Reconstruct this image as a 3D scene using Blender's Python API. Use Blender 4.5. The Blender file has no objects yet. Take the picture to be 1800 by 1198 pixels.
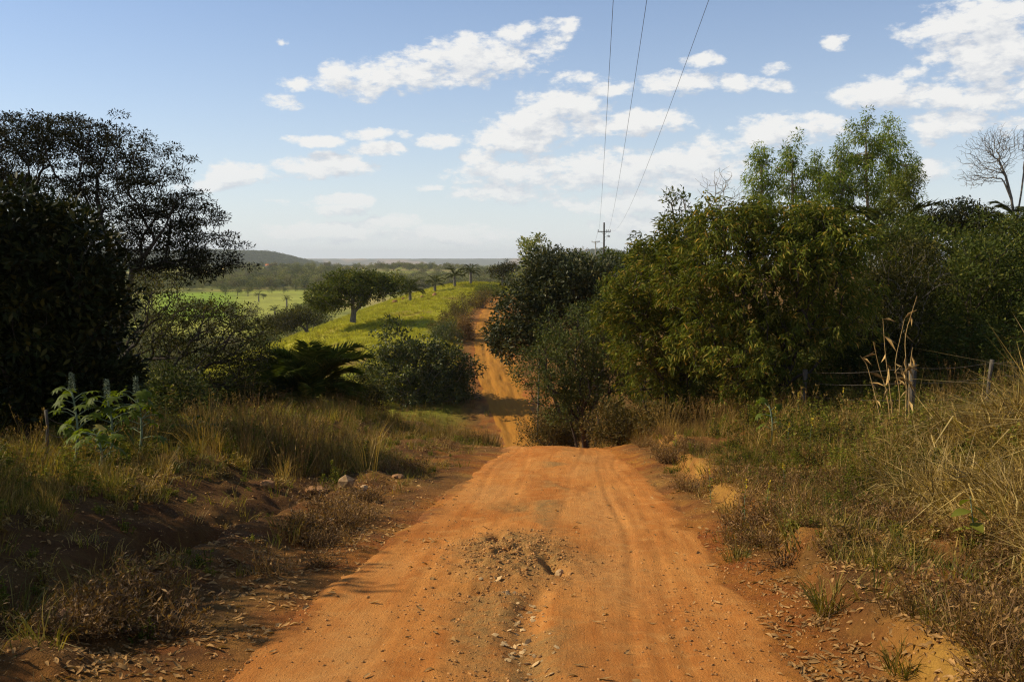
import bpy, math, random
import numpy as np
from mathutils import Vector, Matrix

SC = bpy.context.scene
COL = SC.collection
R = math.radians

# ------------------------------------------------------------------ camera
EYE = 1.75
PITCH = R(4.7)
FPX = 1750.0
cam_data = bpy.data.cameras.new('camera')
cam_data.sensor_width = 36.0
cam_data.lens = 35.0
cam_data.clip_start = 0.05
cam_data.clip_end = 60000.0
cam = bpy.data.objects.new('camera', cam_data)
COL.objects.link(cam)
cam.location = (0, 0, EYE)
cam.rotation_euler = (R(90) - PITCH, 0, 0)
SC.camera = cam


def ray(px, py):
    a = (px - 900.0) / FPX
    b = (599.0 - py) / FPX
    return np.array([a, math.cos(PITCH) + b * math.sin(PITCH), -math.sin(PITCH) + b * math.cos(PITCH)])


def at(px, py, d):
    r = ray(px, py)
    return np.array([0, 0, EYE]) + r * (d / r[1])


def azel(px, py):
    r = ray(px, py)
    r = r / np.linalg.norm(r)
    return math.atan2(r[0], r[1]), math.asin(r[2])


# ------------------------------------------------------------------ light
SUN_EL = R(36)
SUN_AZ = R(-80)          # from +Y towards +X: the sun stands to the left, a little ahead
SKY = 0.10
world = bpy.data.worlds.new('World')
SC.world = world
world.use_nodes = True
sun_data = bpy.data.lights.new('sun', 'SUN')
sun_data.energy = 5.0
sun_data.angle = R(0.53)
sun_data.color = (1.0, 0.875, 0.65)
sun = bpy.data.objects.new('sun', sun_data)
COL.objects.link(sun)
sdir = Vector((math.sin(SUN_AZ) * math.cos(SUN_EL), math.cos(SUN_AZ) * math.cos(SUN_EL), math.sin(SUN_EL)))
sun.rotation_euler = sdir.to_track_quat('Z', 'Y').to_euler()
sun.location = (-60, 10, 60)

SC.view_settings.view_transform = 'Standard'
SC.view_settings.look = 'None'
SC.view_settings.exposure = 0.3
SC.view_settings.gamma = 1.0
SC.cycles.max_bounces = 6
SC.cycles.diffuse_bounces = 3
SC.cycles.transmission_bounces = 3
SC.cycles.volume_bounces = 0
SC.cycles.use_denoising = True
SC.cycles.denoiser = 'OPENIMAGEDENOISE'
SC.cycles.denoising_prefilter = 'NONE'
SC.cycles.denoising_input_passes = 'RGB_ALBEDO_NORMAL'
SC.cycles.sample_clamp_indirect = 4.0
SC.cycles.filter_width = 1.2
SC.cycles.use_adaptive_sampling = False


class NT:
    """small helper for node trees"""
    def __init__(self, tree):
        self.t = tree
        self.n = tree.nodes
        self.l = tree.links

    def new(self, kind, **kw):
        nd = self.n.new(kind)
        for k, v in kw.items():
            if k == 'inp':
                for kk, vv in v.items():
                    if hasattr(vv, 'is_linked') or isinstance(vv, bpy.types.NodeSocket):
                        self.l.new(vv, nd.inputs[kk])
                    else:
                        nd.inputs[kk].default_value = vv
            else:
                setattr(nd, k, v)
        return nd

    def math(self, op, a, b=None, c=None, clamp=False):
        nd = self.new('ShaderNodeMath', operation=op, use_clamp=clamp)
        for i, v in enumerate((a, b, c)):
            if v is None:
                continue
            if isinstance(v, bpy.types.NodeSocket):
                self.l.new(v, nd.inputs[i])
            else:
                nd.inputs[i].default_value = v
        return nd.outputs[0]

    def vmath(self, op, a, b=None, c=None):
        nd = self.new('ShaderNodeVectorMath', operation=op)
        for i, v in enumerate((a, b, c)):
            if v is None:
                continue
            if isinstance(v, bpy.types.NodeSocket):
                self.l.new(v, nd.inputs[i])
            else:
                nd.inputs[i].default_value = v
        return nd.outputs['Value'] if op in ('DOT_PRODUCT', 'LENGTH') else nd.outputs[0]

    def maprange(self, v, a, b, c=0.0, d=1.0, smooth=True):
        nd = self.new('ShaderNodeMapRange', interpolation_type='SMOOTHSTEP' if smooth else 'LINEAR')
        self.l.new(v, nd.inputs['Value'])
        nd.inputs['From Min'].default_value = a
        nd.inputs['From Max'].default_value = b
        nd.inputs['To Min'].default_value = c
        nd.inputs['To Max'].default_value = d
        return nd.outputs[0]

    def mix(self, f, a, b, mode='MIX'):
        nd = self.new('ShaderNodeMix', data_type='RGBA', blend_type=mode)
        for i, v in ((0, f), (6, a), (7, b)):
            if isinstance(v, bpy.types.NodeSocket):
                self.l.new(v, nd.inputs[i])
            elif i == 0:
                nd.inputs[0].default_value = v
            else:
                nd.inputs[i].default_value = (*v, 1.0)[:4]
        return nd.outputs[2]

    def noise(self, vec, scale, detail=4.0, rough=0.55, dist=0.0, out='Fac'):
        nd = self.new('ShaderNodeTexNoise')
        if vec is not None:
            self.l.new(vec, nd.inputs['Vector'])
        nd.inputs['Scale'].default_value = scale
        nd.inputs['Detail'].default_value = detail
        nd.inputs['Roughness'].default_value = rough
        nd.inputs['Distortion'].default_value = dist
        return nd.outputs[out]

    def ramp(self, fac, stops):
        nd = self.new('ShaderNodeValToRGB')
        e = nd.color_ramp.elements
        while len(e) > 1:
            e.remove(e[-1])
        e[0].position = stops[0][0]
        e[0].color = (*stops[0][1], 1)
        for p, c in stops[1:]:
            x = e.new(p)
            x.color = (*c, 1)
        self.l.new(fac, nd.inputs[0])
        return nd.outputs[0]


# clouds: (x0, x1, y0, y1, strength) read off the photograph as directions on the sky
CLOUDS = [
    (560, 735, 108, 170, 1.0), (660, 800, 100, 160, .9), (735, 955, 65, 135, 1.05), (780, 900, 110, 150, .7), (735, 800, 68, 98, .6),
    (858, 962, 42, 76, .8), (952, 1022, 33, 62, .8), (955, 1005, 52, 90, .7),
    (484, 548, 138, 158, .7), (465, 530, 166, 190, .7), (482, 504, 68, 82, .45),
    (970, 1050, 122, 152, .7), (1020, 1130, 138, 168, .8), (925, 950, 114, 132, .45),
    (910, 1070, 155, 215, 1.0), (850, 1070, 190, 245, 1.05), (1040, 1215, 190, 240, 1.0), (815, 1010, 220, 268, 1.0), (730, 825, 232, 258, .8), (695, 732, 232, 248, .6),
    (1130, 1262, 124, 166, .95), (1198, 1282, 93, 120, .8), (1262, 1330, 130, 162, .8), (1335, 1402, 143, 168, .75), (1335, 1385, 108, 130, .6), (1440, 1490, 60, 84, .65), (1670, 1710, -4, 20, .6),
    (1600, 1830, 0, 90, 1.1), (1640, 1860, 60, 150, 1.05), (1460, 1640, 135, 192, 1.0), (1560, 1840, 140, 196, 1.05), (1565, 1630, 116, 138, .6),
    (1598, 1752, 188, 238, .95), (1275, 1490, 202, 254, 1.0), (1180, 1330, 245, 300, .8), (1590, 1690, 280, 318, .75), (1740, 1830, 205, 235, .8), (1600, 1650, 245, 265, .6),
    (505, 608, 235, 256, 1.05), (614, 692, 225, 245, 1.0), (615, 716, 251, 275, 1.05), (485, 655, 268, 310, 1.2), (360, 480, 286, 330, 1.2), (320, 400, 316, 340, .95),
    (815, 885, 258, 292, .85), (780, 1010, 278, 332, .95), (930, 1200, 265, 332, 1.0), (1100, 1320, 255, 345, .95), (800, 980, 318, 358, .85),
    (540, 655, 340, 365, 1.05), (545, 640, 356, 381, 1.0), (735, 780, 323, 338, .8), (460, 510, 348, 360, .4),
    (650, 730, 374, 402, .95), (480, 720, 388, 424, 1.05), (980, 1250, 336, 384, 1.05), (1040, 1180, 372, 414, 1.0), (700, 900, 396, 430, 1.0),
    # above and beside the frame the same fair-weather cumulus goes on
    (200, 700, -420, -240, 1.0), (1100, 1500, -330, -180, 1.0), (700, 1100, -900, -600, 1.0), (-100, 100, -700, -500, .9), (1500, 1900, -800, -560, 1.0), (300, 600, -1900, -1300, 1.0),
]


def build_world():
    k = NT(world.node_tree)
    k.n.clear()
    # node group: cloud field at a direction given as (azimuth, elevation)
    g = bpy.data.node_groups.new('cloud_field', 'ShaderNodeTree')
    g.interface.new_socket('p', in_out='INPUT', socket_type='NodeSocketVector')
    g.interface.new_socket('d', in_out='OUTPUT', socket_type='NodeSocketFloat')
    q = NT(g)
    gi = q.new('NodeGroupInput')
    go = q.new('NodeGroupOutput')
    p = gi.outputs[0]
    warp = q.noise(p, 26.0, 3.0, 0.5, out='Color')
    warp = q.vmath('MULTIPLY_ADD', q.vmath('SUBTRACT', warp, (.5, .5, .5)), (.030, .012, 0), p)
    cur = None
    for (x0, x1, y0, y1, s) in CLOUDS:
        cx, cy = azel((x0 + x1) / 2, (y0 + y1) / 2)
        ax0, _ = azel(x0, (y0 + y1) / 2)
        ax1, _ = azel(x1, (y0 + y1) / 2)
        _, ey0 = azel((x0 + x1) / 2, y0)
        _, ey1 = azel((x0 + x1) / 2, y1)
        rx = abs(ax1 - ax0) / 2 * 1.25
        ry = abs(ey1 - ey0) / 2 * 1.3
        v = q.vmath('MULTIPLY_ADD', warp, (1 / rx, 1 / ry, 0), (-cx / rx, -cy / ry, 0))
        dd = q.vmath('DOT_PRODUCT', v, v)
        f = q.math('MULTIPLY_ADD', dd, -s, s)
        cur = f if cur is None else q.math('SMOOTH_MAX', cur, f, 0.25)
    cur = q.math('MAXIMUM', cur, -1.2)
    ps = q.vmath('MULTIPLY', p, (1.0, 1.9, 1.0))
    n1 = q.noise(ps, 30.0, 7.0, 0.6)
    n2 = q.noise(ps, 95.0, 4.0, 0.6)
    nn = q.math('MULTIPLY_ADD', q.math('SUBTRACT', n1, .5), 2.7, q.math('MULTIPLY', q.math('SUBTRACT', n2, .5), 1.0))
    d = q.math('ADD', q.math('MULTIPLY', cur, .95), q.math('ADD', nn, -0.16))
    g.links.new(d, go.inputs[0])

    tc = k.new('ShaderNodeTexCoord')
    sep = k.new('ShaderNodeSeparateXYZ', inp={0: tc.outputs['Generated']})
    az = k.math('ARCTAN2', sep.outputs[0], sep.outputs[1])
    el = k.math('ARCSINE', k.math('MINIMUM', k.math('MAXIMUM', sep.outputs[2], -1.0), 1.0))
    half = azel(0, 455)[0]
    az = k.math('ADD', k.math('PINGPONG', k.math('SUBTRACT', az, half), -2 * half), half)
    pv = k.new('ShaderNodeCombineXYZ', inp={0: az, 1: el}).outputs[0]
    g1 = k.new('ShaderNodeGroup', node_tree=g)
    k.l.new(pv, g1.inputs[0])
    g2 = k.new('ShaderNodeGroup', node_tree=g)
    k.l.new(k.vmath('ADD', pv, (-.007, .014, 0)), g2.inputs[0])
    d1, d2 = g1.outputs[0], g2.outputs[0]
    low = k.maprange(el, R(-0.5), R(7.0), 0.55, 1.0)
    alpha = k.math('MULTIPLY', k.maprange(d1, -0.08, 0.62), low)
    alpha = k.math('MULTIPLY', alpha, 0.96)
    lit = k.math('MULTIPLY_ADD', k.math('SUBTRACT', d1, d2), 1.05, 0.64, clamp=True)
    sky = k.new('ShaderNodeTexSky', sky_type='NISHITA')
    sky.sun_disc = False
    sky.sun_elevation = SUN_EL
    sky.sun_rotation = SUN_AZ
    sky.altitude = 400
    sky.air_density = 1.0
    sky.dust_density = 0.15
    sky.ozone_density = 2.0
    blue = k.mix(1.0, sky.outputs[0], (.91, .95, 1.06), 'MULTIPLY')
    veil = k.math('MULTIPLY', k.math('EXPONENT', k.math('MULTIPLY', k.math('MAXIMUM', el, 0.0), -8.0)), .92)
    blue = k.mix(veil, blue, (6.5, 6.85, 7.0))
    cc = k.mix(lit, (5.0, 5.3, 5.8), (7.4, 7.35, 7.2))
    out = k.mix(alpha, blue, cc)
    bg = k.new('ShaderNodeBackground', inp={'Color': out, 'Strength': SKY})
    ow = k.new('ShaderNodeOutputWorld')
    k.l.new(bg.outputs[0], ow.inputs[0])
    world.cycles.sampling_method = 'MANUAL'
    world.cycles.sample_map_resolution = 1024


build_world()

# ------------------------------------------------------------------ helpers
rng = np.random.default_rng(11)


def tag(o, label=None, cat=None, group=None, kind=None):
    if label:
        o['label'] = label
    if cat:
        o['category'] = cat
    if group:
        o['group'] = group
    if kind:
        o['kind'] = kind
    return o


def mesh_data(name, V, F, mat=None, smooth=False):
    """V (n,3) array, F (m,k) index array with constant k"""
    V = np.asarray(V, dtype=np.float32)
    F = np.asarray(F, dtype=np.int32)
    me = bpy.data.meshes.new(name)
    me.vertices.add(len(V))
    me.vertices.foreach_set('co', V.ravel())
    kk = F.shape[1]
    me.loops.add(F.size)
    me.loops.foreach_set('vertex_index', F.ravel())
    me.polygons.add(len(F))
    me.polygons.foreach_set('loop_start', np.arange(0, F.size, kk, dtype=np.int32))
    me.polygons.foreach_set('loop_total', np.full(len(F), kk, dtype=np.int32))
    if smooth:
        me.polygons.foreach_set('use_smooth', np.ones(len(F), dtype=bool))
    me.update(calc_edges=True)
    if mat:
        me.materials.append(mat)
    return me


def link(name, data, parent=None, loc=None, rz=0.0, sc=None):
    o = bpy.data.objects.new(name, data)
    COL.objects.link(o)
    if parent is not None:
        o.parent = parent
    if loc is not None:
        o.location = [float(v) for v in loc]
    if rz:
        o.rotation_euler = (0, 0, rz)
    if sc is not None:
        o.scale = (sc, sc, sc) if np.isscalar(sc) else sc
    return o


def thing(name, label, cat, loc, group=None, rz=0.0, sc=None):
    o = link(name, None, None, loc, rz, sc)
    o.empty_display_size = 0.3
    return tag(o, label, cat, group)


def copy_thing(src, loc, rz, sc, label=None, group=None):
    r = src.copy()
    COL.objects.link(r)
    r.location = [float(v) for v in loc]
    r.rotation_euler = (0, 0, rz)
    r.scale = (sc, sc, sc)
    if label:
        r['label'] = label
    if group:
        r['group'] = group
    for ch in list(src.children):
        c = ch.copy()
        COL.objects.link(c)
        c.parent = r
        for gr in list(ch.children):
            e = gr.copy()
            COL.objects.link(e)
            e.parent = c
    return r


def sstep(a, b, x):
    t = np.clip((np.asarray(x, float) - a) / (b - a), 0, 1)
    return t * t * (3 - 2 * t)


def _hash(ix, iy, s):
    h = (ix * 374761393 + iy * 668265263 + s * 982451653) & 0xFFFFFFFF
    h = ((h ^ (h >> 13)) * 1274126177) & 0xFFFFFFFF
    h = h ^ (h >> 16)
    return (h & 0xFFFFFF) / float(0xFFFFFF)


def vnoise(x, y, s=0):
    x = np.asarray(x, float)
    y = np.asarray(y, float)
    ix = np.floor(x).astype(np.int64)
    iy = np.floor(y).astype(np.int64)
    fx = x - ix
    fy = y - iy
    fx = fx * fx * (3 - 2 * fx)
    fy = fy * fy * (3 - 2 * fy)
    a = _hash(ix, iy, s)
    b = _hash(ix + 1, iy, s)
    c = _hash(ix, iy + 1, s)
    d = _hash(ix + 1, iy + 1, s)
    return (a + (b - a) * fx) * (1 - fy) + (c + (d - c) * fx) * fy


def fbm(x, y, o=4, s=0, g=0.5):
    v = 0.0
    a = 1.0
    t = 0.0
    for i in range(o):
        v = v + a * (vnoise(x * 2 ** i + 17.3 * i, y * 2 ** i - 9.1 * i, s + i) - .5)
        t += a
        a *= g
    return v / t * 2.0


# ------------------------------------------------------------------ terrain shape
_ry = np.array([-80, -40, 0, 5, 12, 19, 22.5, 26, 40, 52, 58, 63, 70, 82, 98, 115, 135, 150, 162, 175, 200, 260], float)
_rx = np.array([-2, -1, 0, .05, .48, .92, 1.15, 1.25, 1.4, 1.1, .8, .55, -.35, -1.35, -2.0, -2.2, -1.9, -.9, .8, 4, 12, 34], float)
_rz = np.array([9, 4.5, 0, -.56, -1.36, -2.15, -2.58, -3.2, -6.05, -8.45, -9.35, -9.3, -8.35, -6.95, -5.95, -5.15, -4.5, -4.15, -4.05, -4.2, -5.0, -9], float)


def _pchip(x, X, Y):
    # smooth monotone-ish cubic through the stations
    h = np.diff(X)
    dl = np.diff(Y) / h
    m = np.zeros(len(X))
    m[1:-1] = np.where(dl[:-1] * dl[1:] > 0, 2 * dl[:-1] * dl[1:] / (dl[:-1] + dl[1:] + 1e-12), 0)
    m[0], m[-1] = dl[0], dl[-1]
    x = np.clip(x, X[0], X[-1])
    i = np.clip(np.searchsorted(X, x, side='right') - 1, 0, len(X) - 2)
    t = (x - X[i]) / h[i]
    return ((2 * t ** 3 - 3 * t ** 2 + 1) * Y[i] + (t ** 3 - 2 * t ** 2 + t) * h[i] * m[i]
            + (-2 * t ** 3 + 3 * t ** 2) * Y[i + 1] + (t ** 3 - t ** 2) * h[i] * m[i + 1])


def xr(y):
    return _pchip(np.asarray(y, float), _ry, _rx)


def zr(y):
    return _pchip(np.asarray(y, float), _ry, _rz)


def halfw(y):
    return np.interp(y, [-80, 5, 24, 45, 62, 80, 110, 260], [1.90, 1.84, 1.36, 1.4, 1.28, 1.75, 1.75, 1.8])


_cp = [(float(xr(y)), y, float(zr(y))) for y in (-60, -30, -10, 0, 6, 12, 18, 24, 32, 40, 48, 56, 64, 72, 84, 98, 112, 130, 150, 165, 185, 215)]
_cp += [(-6, 5, -.4), (-6, 15, -1.45), (-6, 23, -2.3), (-10, 5, -.6), (-10, 18, -2.3), (-14, 32, -5.6), (-6, 30, -3.1), (-20, 20, -5), (-30, 30, -9),
        (-25, 5, -4), (-34, 60, -14.5), (-8, 45, -6.3), (-14, 62, -9.8), (-5, 55, -7.3), (-6, 40, -5.2), (-10, 38, -5.6), (-6, 66, -8.6),
        (-17.5, 110, -5.5), (-21, 110, -6.5), (-14.5, 85, -6.9), (-10, 90, -5.7), (-6, 86, -6.1), (-8.3, 145, -3.5), (-14.6, 160, -4.4), (-6, 170, -2.4),
        (-9, 120, -4.2), (-35, 110, -12), (-30, 150, -9.5), (-26, 85, -10.5), (-40, 200, -15), (-16, 200, -6.5), (0, 188, -2.9), (8, 205, -3.4), (-20, 240, -12),
        (10, 250, -9), (-60, 100, -18.5), (-60, 180, -19), (-60, 20, -16), (-40, -30, -3), (-10, -30, 3),
        (5, 5, -.55), (8, 8, -.8), (6, 15, -1.65), (9.5, 20, -1.75), (12.5, 24, -1.1), (16, 15, -.6), (20, 30, -.5), (8, 30, -2.8), (6, 40, -4.6), (7, 60, -7.2),
        (15, 60, -4), (25, 65, -1), (40, 65, 1), (10, 90, -4.5), (20, 110, -2), (14, 150, -2.6), (30, 150, -1.2), (50, 120, .5), (45, 30, 2), (40, 200, -3),
        (22, 220, -4.5), (20, -20, 4), (70, 80, 2), (70, 180, -2), (60, 240, -7)]
_cp = np.array(_cp, float)


def _tps_fit():
    n = len(_cp)
    P = _cp[:, :2] / 50.0
    d2 = ((P[:, None] - P[None]) ** 2).sum(-1)
    K = np.where(d2 > 1e-12, .5 * d2 * np.log(d2 + 1e-12), 0) + np.eye(n) * 2e-4
    Q = np.c_[np.ones(n), P]
    A = np.zeros((n + 3, n + 3))
    A[:n, :n] = K
    A[:n, n:] = Q
    A[n:, :n] = Q.T
    b = np.zeros(n + 3)
    b[:n] = _cp[:, 2]
    return P, np.linalg.solve(A, b)


_TP, _TW = _tps_fit()


def tps(x, y):
    x = np.asarray(x, float)
    y = np.asarray(y, float)
    sh = np.broadcast(x, y).shape
    X = np.broadcast_to(x, sh).ravel() / 50.0
    Y = np.broadcast_to(y, sh).ravel() / 50.0
    out = np.empty(X.size)
    for s in range(0, X.size, 60000):
        e = min(X.size, s + 60000)
        d2 = (X[s:e, None] - _TP[:, 0]) ** 2 + (Y[s:e, None] - _TP[:, 1]) ** 2
        K = .5 * d2 * np.log(d2 + 1e-12)
        out[s:e] = K @ _TW[:-3] + _TW[-3] + _TW[-2] * X[s:e] + _TW[-1] * Y[s:e]
    return out.reshape(sh)


def far_height(x, y):
    r = np.sqrt(x * x + y * y)
    b = x / np.maximum(r, 1)
    z = -18.5 - 2.5 * sstep(-.05, .2, b)
    roll = fbm(x / 170, y / 260, 4, 5)
    z = z + roll * 7.0 * sstep(620, 1000, r) + 0.6 * roll * sstep(300, 500, r)
    z = z + 5.0 * sstep(640, 1500, r) - 24 * sstep(1650, 2600, r)
    # wooded ridge far to the left
    az = np.degrees(np.arctan2(x, y))
    ridge = 58 * np.exp(-((r - 3700) / 650) ** 2) * (1 - sstep(-14.2, -9.4, az)) * (1 - .08 * fbm(az / 3, r / 900, 3, 9))
    z = z + ridge
    # low hill behind the poles
    hill = 62 * np.exp(-((r - 3100) / 420) ** 2) * np.exp(-((az - 5.0) / 3.0) ** 2)
    z = z + hill
    # far tableland at the horizon
    z = z + (38 + 5 * fbm(az / 2.5, r / 3000, 3, 12) + 7 * sstep(-12, 10, az)) * sstep(7000, 8600, r)
    return z


def ground_base(x, y):
    x = np.asarray(x, float)
    y = np.asarray(y, float)
    x, y = np.broadcast_arrays(x, y)
    w = np.maximum(sstep(200, 330, y), sstep(48, 120, np.abs(x)))
    out = np.where(w < 1, 0.0, 0.0)
    near = w < 1
    if near.any():
        out[near] = tps(x[near], y[near]) * (1 - w[near])
    farm = w > 0
    if farm.any():
        fz = far_height(x[farm], np.maximum(y[farm], 0) + 0)
        # keep the side hills from dropping too far close to the camera
        out[farm] = out[farm] + fz * w[farm]
    return out


def ground_height(x, y, detail=True):
    x = np.asarray(x, float)
    y = np.asarray(y, float)
    x, y = np.broadcast_arrays(x, y)
    z = np.array(ground_base(x, y), float)
    u = x - xr(y)
    au = np.abs(u)
    inr = (y < 235) & (y > -80)
    wr = np.where(inr, 1 - sstep(1.9, 6.0, au), 0) * (1 - sstep(200, 235, y))
    z = z * (1 - wr) + zr(y) * wr
    if not detail:
        return z
    nearw = 1 - sstep(26, 44, y)
    jag = 0.25 * fbm(x * .6, y * .6, 3, 21)
    hw = halfw(y)
    # left gully beside the verge
    gx = -3.45 + .35 * fbm(y * .22, y * 0 + 3.3, 2, 31) + .12 * fbm(y * 1.2, y * 0, 2, 33)
    gd = .42 * sstep(15.5, 9.0, y) + .10 * sstep(23, 14, y)
    prof = sstep(-.75, -.12, u - gx) * (1 - sstep(.05, .38, u - gx))
    z = z - nearw * gd * prof * (1 + .5 * jag)
    z = z + nearw * .10 * sstep(-2.4, -2.9, u) * sstep(-4.0, -3.2, u)
    z = z + nearw * .22 * sstep(-4.1, -5.4, u)
    # right step and a second eroded channel
    st = 2.15 + .30 * fbm(y * .35, y * 0 + 8.8, 2, 41) + .10 * fbm(y * 1.5, y * 0, 2, 43)
    z = z + nearw * .26 * sstep(st - .03, st + .16, u) * sstep(3.6, 5.5, y) * (.7 + .8 * np.abs(fbm(y * .8, y * 0 + 2.2, 2, 44)))
    c2 = 3.35 + .3 * fbm(y * .4, y * 0 + 1.7, 3, 51)
    z = z - nearw * .22 * np.exp(-((u - c2) / .17) ** 2) * sstep(9.5, 7.2, y)
    z = z + nearw * .18 * sstep(c2 + .1, c2 + 1.3, u)
    hp = 4.3 + .5 * fbm(x * .7, y * .5, 3, 517)
    z = z + .34 * sstep(hp - .2, hp + 1.2, u) * sstep(6.0, 8.5, y) * sstep(17, 13, y)
    # clods and crumbs
    off = sstep(hw + .0, hw + .9, au)
    fade = 1 - sstep(30, 60, np.hypot(x, y))
    z = z + off * fade * (.09 * fbm(x * 1.1, y * 1.1, 3, 61) + .085 * fbm(x * 4.2, y * 4.2, 4, 62, .6) * (0.4 + .6 * (fbm(x * .5, y * .5, 2, 63) > 0)))
    z = z + np.where(inr & (u > 0), .05 * sstep(hw - .05, hw + .35, au) * (1 - sstep(hw + .5, hw + 1.6, au)), 0)
    wob = .28 * fbm(y * .6, np.sign(u) * 5.5, 3, 65) + .10 * fbm(y * 2.6, np.sign(u) * 2.5, 2, 66)
    # the ground dips under the road sheet
    z = z - np.where(inr, .06 * (1 - sstep(hw + wob - .35, hw + wob + .25, au)) + .16 * (1 - sstep(hw + wob - .6, hw + wob - .3, au)), 0)
    # uneven pasture
    mid = sstep(45, 70, y) * (1 - sstep(260, 400, y)) * sstep(2, 6, au)
    z = z + mid * (.16 * fbm(x * .35, y * .35, 3, 71) + .07 * fbm(x * 1.3, y * 1.3, 2, 72))
    return z


def road_height(u, y):
    """surface of the road at offset u from its centre line"""
    hw = halfw(y)
    z = zr(y) - .03 * (u / 1.7) ** 2
    near = 1 - sstep(24, 40, y)
    z = z + np.exp(-((y - 22.5) / 4.0) ** 2) * (.10 * fbm(u * .9, y * .15, 2, 85) - .05 * (u / 1.4) ** 2)
    # wheel tracks
    wob = .12 * fbm(y * .18, y * 0 + 4.4, 2, 81)
    tr = np.exp(-((u + .85 - wob) / .30) ** 2) + np.exp(-((u - .80 - wob) / .30) ** 2)
    z = z - .014 * tr
    z = z + .03 * fbm(u * 1.3, y * .7, 3, 82) + .014 * near * fbm(u * 6, y * 5, 4, 83, .6)
    # thin ruts pressed by tyres
    for c, a, s in ((.62, .007, 91), (.80, .004, 92), (1.10, .006, 93), (-.62, .004, 94), (-1.05, .005, 95), (.30, .004, 96)):
        cc = c + .45 * fbm(y * .13, y * 0 + c * 9, 2, s)
        z = z - near * a * np.exp(-((u - cc) / .035) ** 2)
        z = z + near * a * .6 * np.exp(-((np.abs(u - cc) - .09) / .04) ** 2)
    # stony hump in the middle with two holes, and a washed-out channel running towards the camera
    x = u + xr(y)
    e = ((x + .02) / .62) ** 2 + ((y - 9.0) / 1.35) ** 2
    hump = np.exp(-e * 1.1)
    z = z + .075 * hump + hump * .085 * np.abs(fbm(x * 5.5, y * 4.0, 4, 101)) + hump * .035 * fbm(x * 15, y * 12, 3, 102)
    sl = x + .17 + .10 * (y - 10.0) * -.6
    z = z - .15 * np.exp(-(sl / .055) ** 2) * np.exp(-((y - 10.0) / .36) ** 4)
    z = z - .13 * np.exp(-((x - .37 + .12 * (y - 8.5)) / .07) ** 2) * np.exp(-((y - 8.55) / .30) ** 4)
    z = z - .06 * np.exp(-((x + .25) / .35) ** 2) * np.exp(-((y - 7.72) / .10) ** 2)
    cx = .14 + .09 * np.sin(y * 1.7) + .05 * fbm(y * 2.0, y * 0, 2, 103)
    ch = (1 - sstep(7.4, 8.0, y))
    z = z - .085 * ch * np.exp(-((x - cx) / .13) ** 2)
    z = z - .03 * ch * np.exp(-((x + .22) / .22) ** 2) + ch * .018 * np.exp(-((x + .22) / .3) ** 4) * fbm(x * 14, y * 9, 3, 104)
    z = z - .05 * np.exp(-((x - .10) / .3) ** 2) * np.exp(-((y - 12.6) / .35) ** 2) * (.6 + fbm(x * 6, y * 5, 2, 105))
    # a washed-out hole on the far slope
    far = sstep(55, 64, y)
    z = z - .16 * np.exp(-((u - .25) / .22) ** 2) * np.exp(-((y - 77) / 1.1) ** 2) - far * .05 * (np.exp(-((u + .7) / .22) ** 2) + np.exp(-((u - .75) / .22) ** 2)) + far * .07 * fbm(u * 1.6, y * .5, 4, 87)
    # windrows and the ragged edge, which dives under the ground sheet
    edge = .30 * fbm(y * .55, np.sign(u) * 7.7, 3, 111) + .10 * fbm(y * 2.3, np.sign(u) * 3.1, 2, 112)
    z = z + .03 * np.exp(-((np.abs(u) - hw + .18) / .16) ** 2) * (.6 + fbm(y * 1.3, u, 2, 113))
    z = z - .5 * sstep(hw + .42, hw + .75, np.abs(u)) - .03 * sstep(hw - .5, hw + .4, np.abs(u))
    return z


def surf(x, y):
    """top of whatever lies at x, y: ground or road"""
    x = np.asarray(x, float)
    y = np.asarray(y, float)
    g = ground_height(x, y)
    u = x - xr(y)
    r = np.where((np.abs(u) < 2.5) & (y < 230), road_height(u, y), -1e9)
    return np.maximum(g, r)


def gz(x, y):
    return float(surf(np.array([float(x)]), np.array([float(y)]))[0])


# ------------------------------------------------------------------ materials
def new_mat(name):
    m = bpy.data.materials.new(name)
    m.use_nodes = True
    k = NT(m.node_tree)
    k.n.clear()
    out = k.new('ShaderNodeOutputMaterial')
    return m, k, out


def leaf_mat(name, stops, trans=.22, rough=.65, spec=.06, vary=.25, tcol=None):
    """foliage: each leaf takes its own tone from a ramp; a little light passes through"""
    m, k, out = new_mat(name)
    geo = k.new('ShaderNodeNewGeometry')
    oi = k.new('ShaderNodeObjectInfo')
    col = k.ramp(geo.outputs['Random Per Island'], stops)
    tc = k.new('ShaderNodeTexCoord')
    n = k.noise(geo.outputs['Position'], .9, 2.0)
    br = k.maprange(n, .3, .7, 1 - vary, 1 + vary)
    br2 = k.math('MULTIPLY_ADD', oi.outputs['Random'], .3, .85)
    hsv = k.new('ShaderNodeHueSaturation', inp={'Color': col, 'Value': k.math('MULTIPLY', br, br2)})
    c = hsv.outputs[0]
    pb = k.new('ShaderNodeBsdfPrincipled', inp={'Base Color': c, 'Roughness': rough, 'Specular IOR Level': spec})
    tr = k.new('ShaderNodeBsdfTranslucent')
    tcn = k.mix(1.0, c, tcol or (1.5, 1.5, .6), 'MULTIPLY')
    k.l.new(tcn, tr.inputs['Color'])
    mx = k.new('ShaderNodeMixShader', inp={0: trans, 1: pb.outputs[0], 2: tr.outputs[0]})
    k.l.new(mx.outputs[0], out.inputs[0])
    return m


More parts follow.
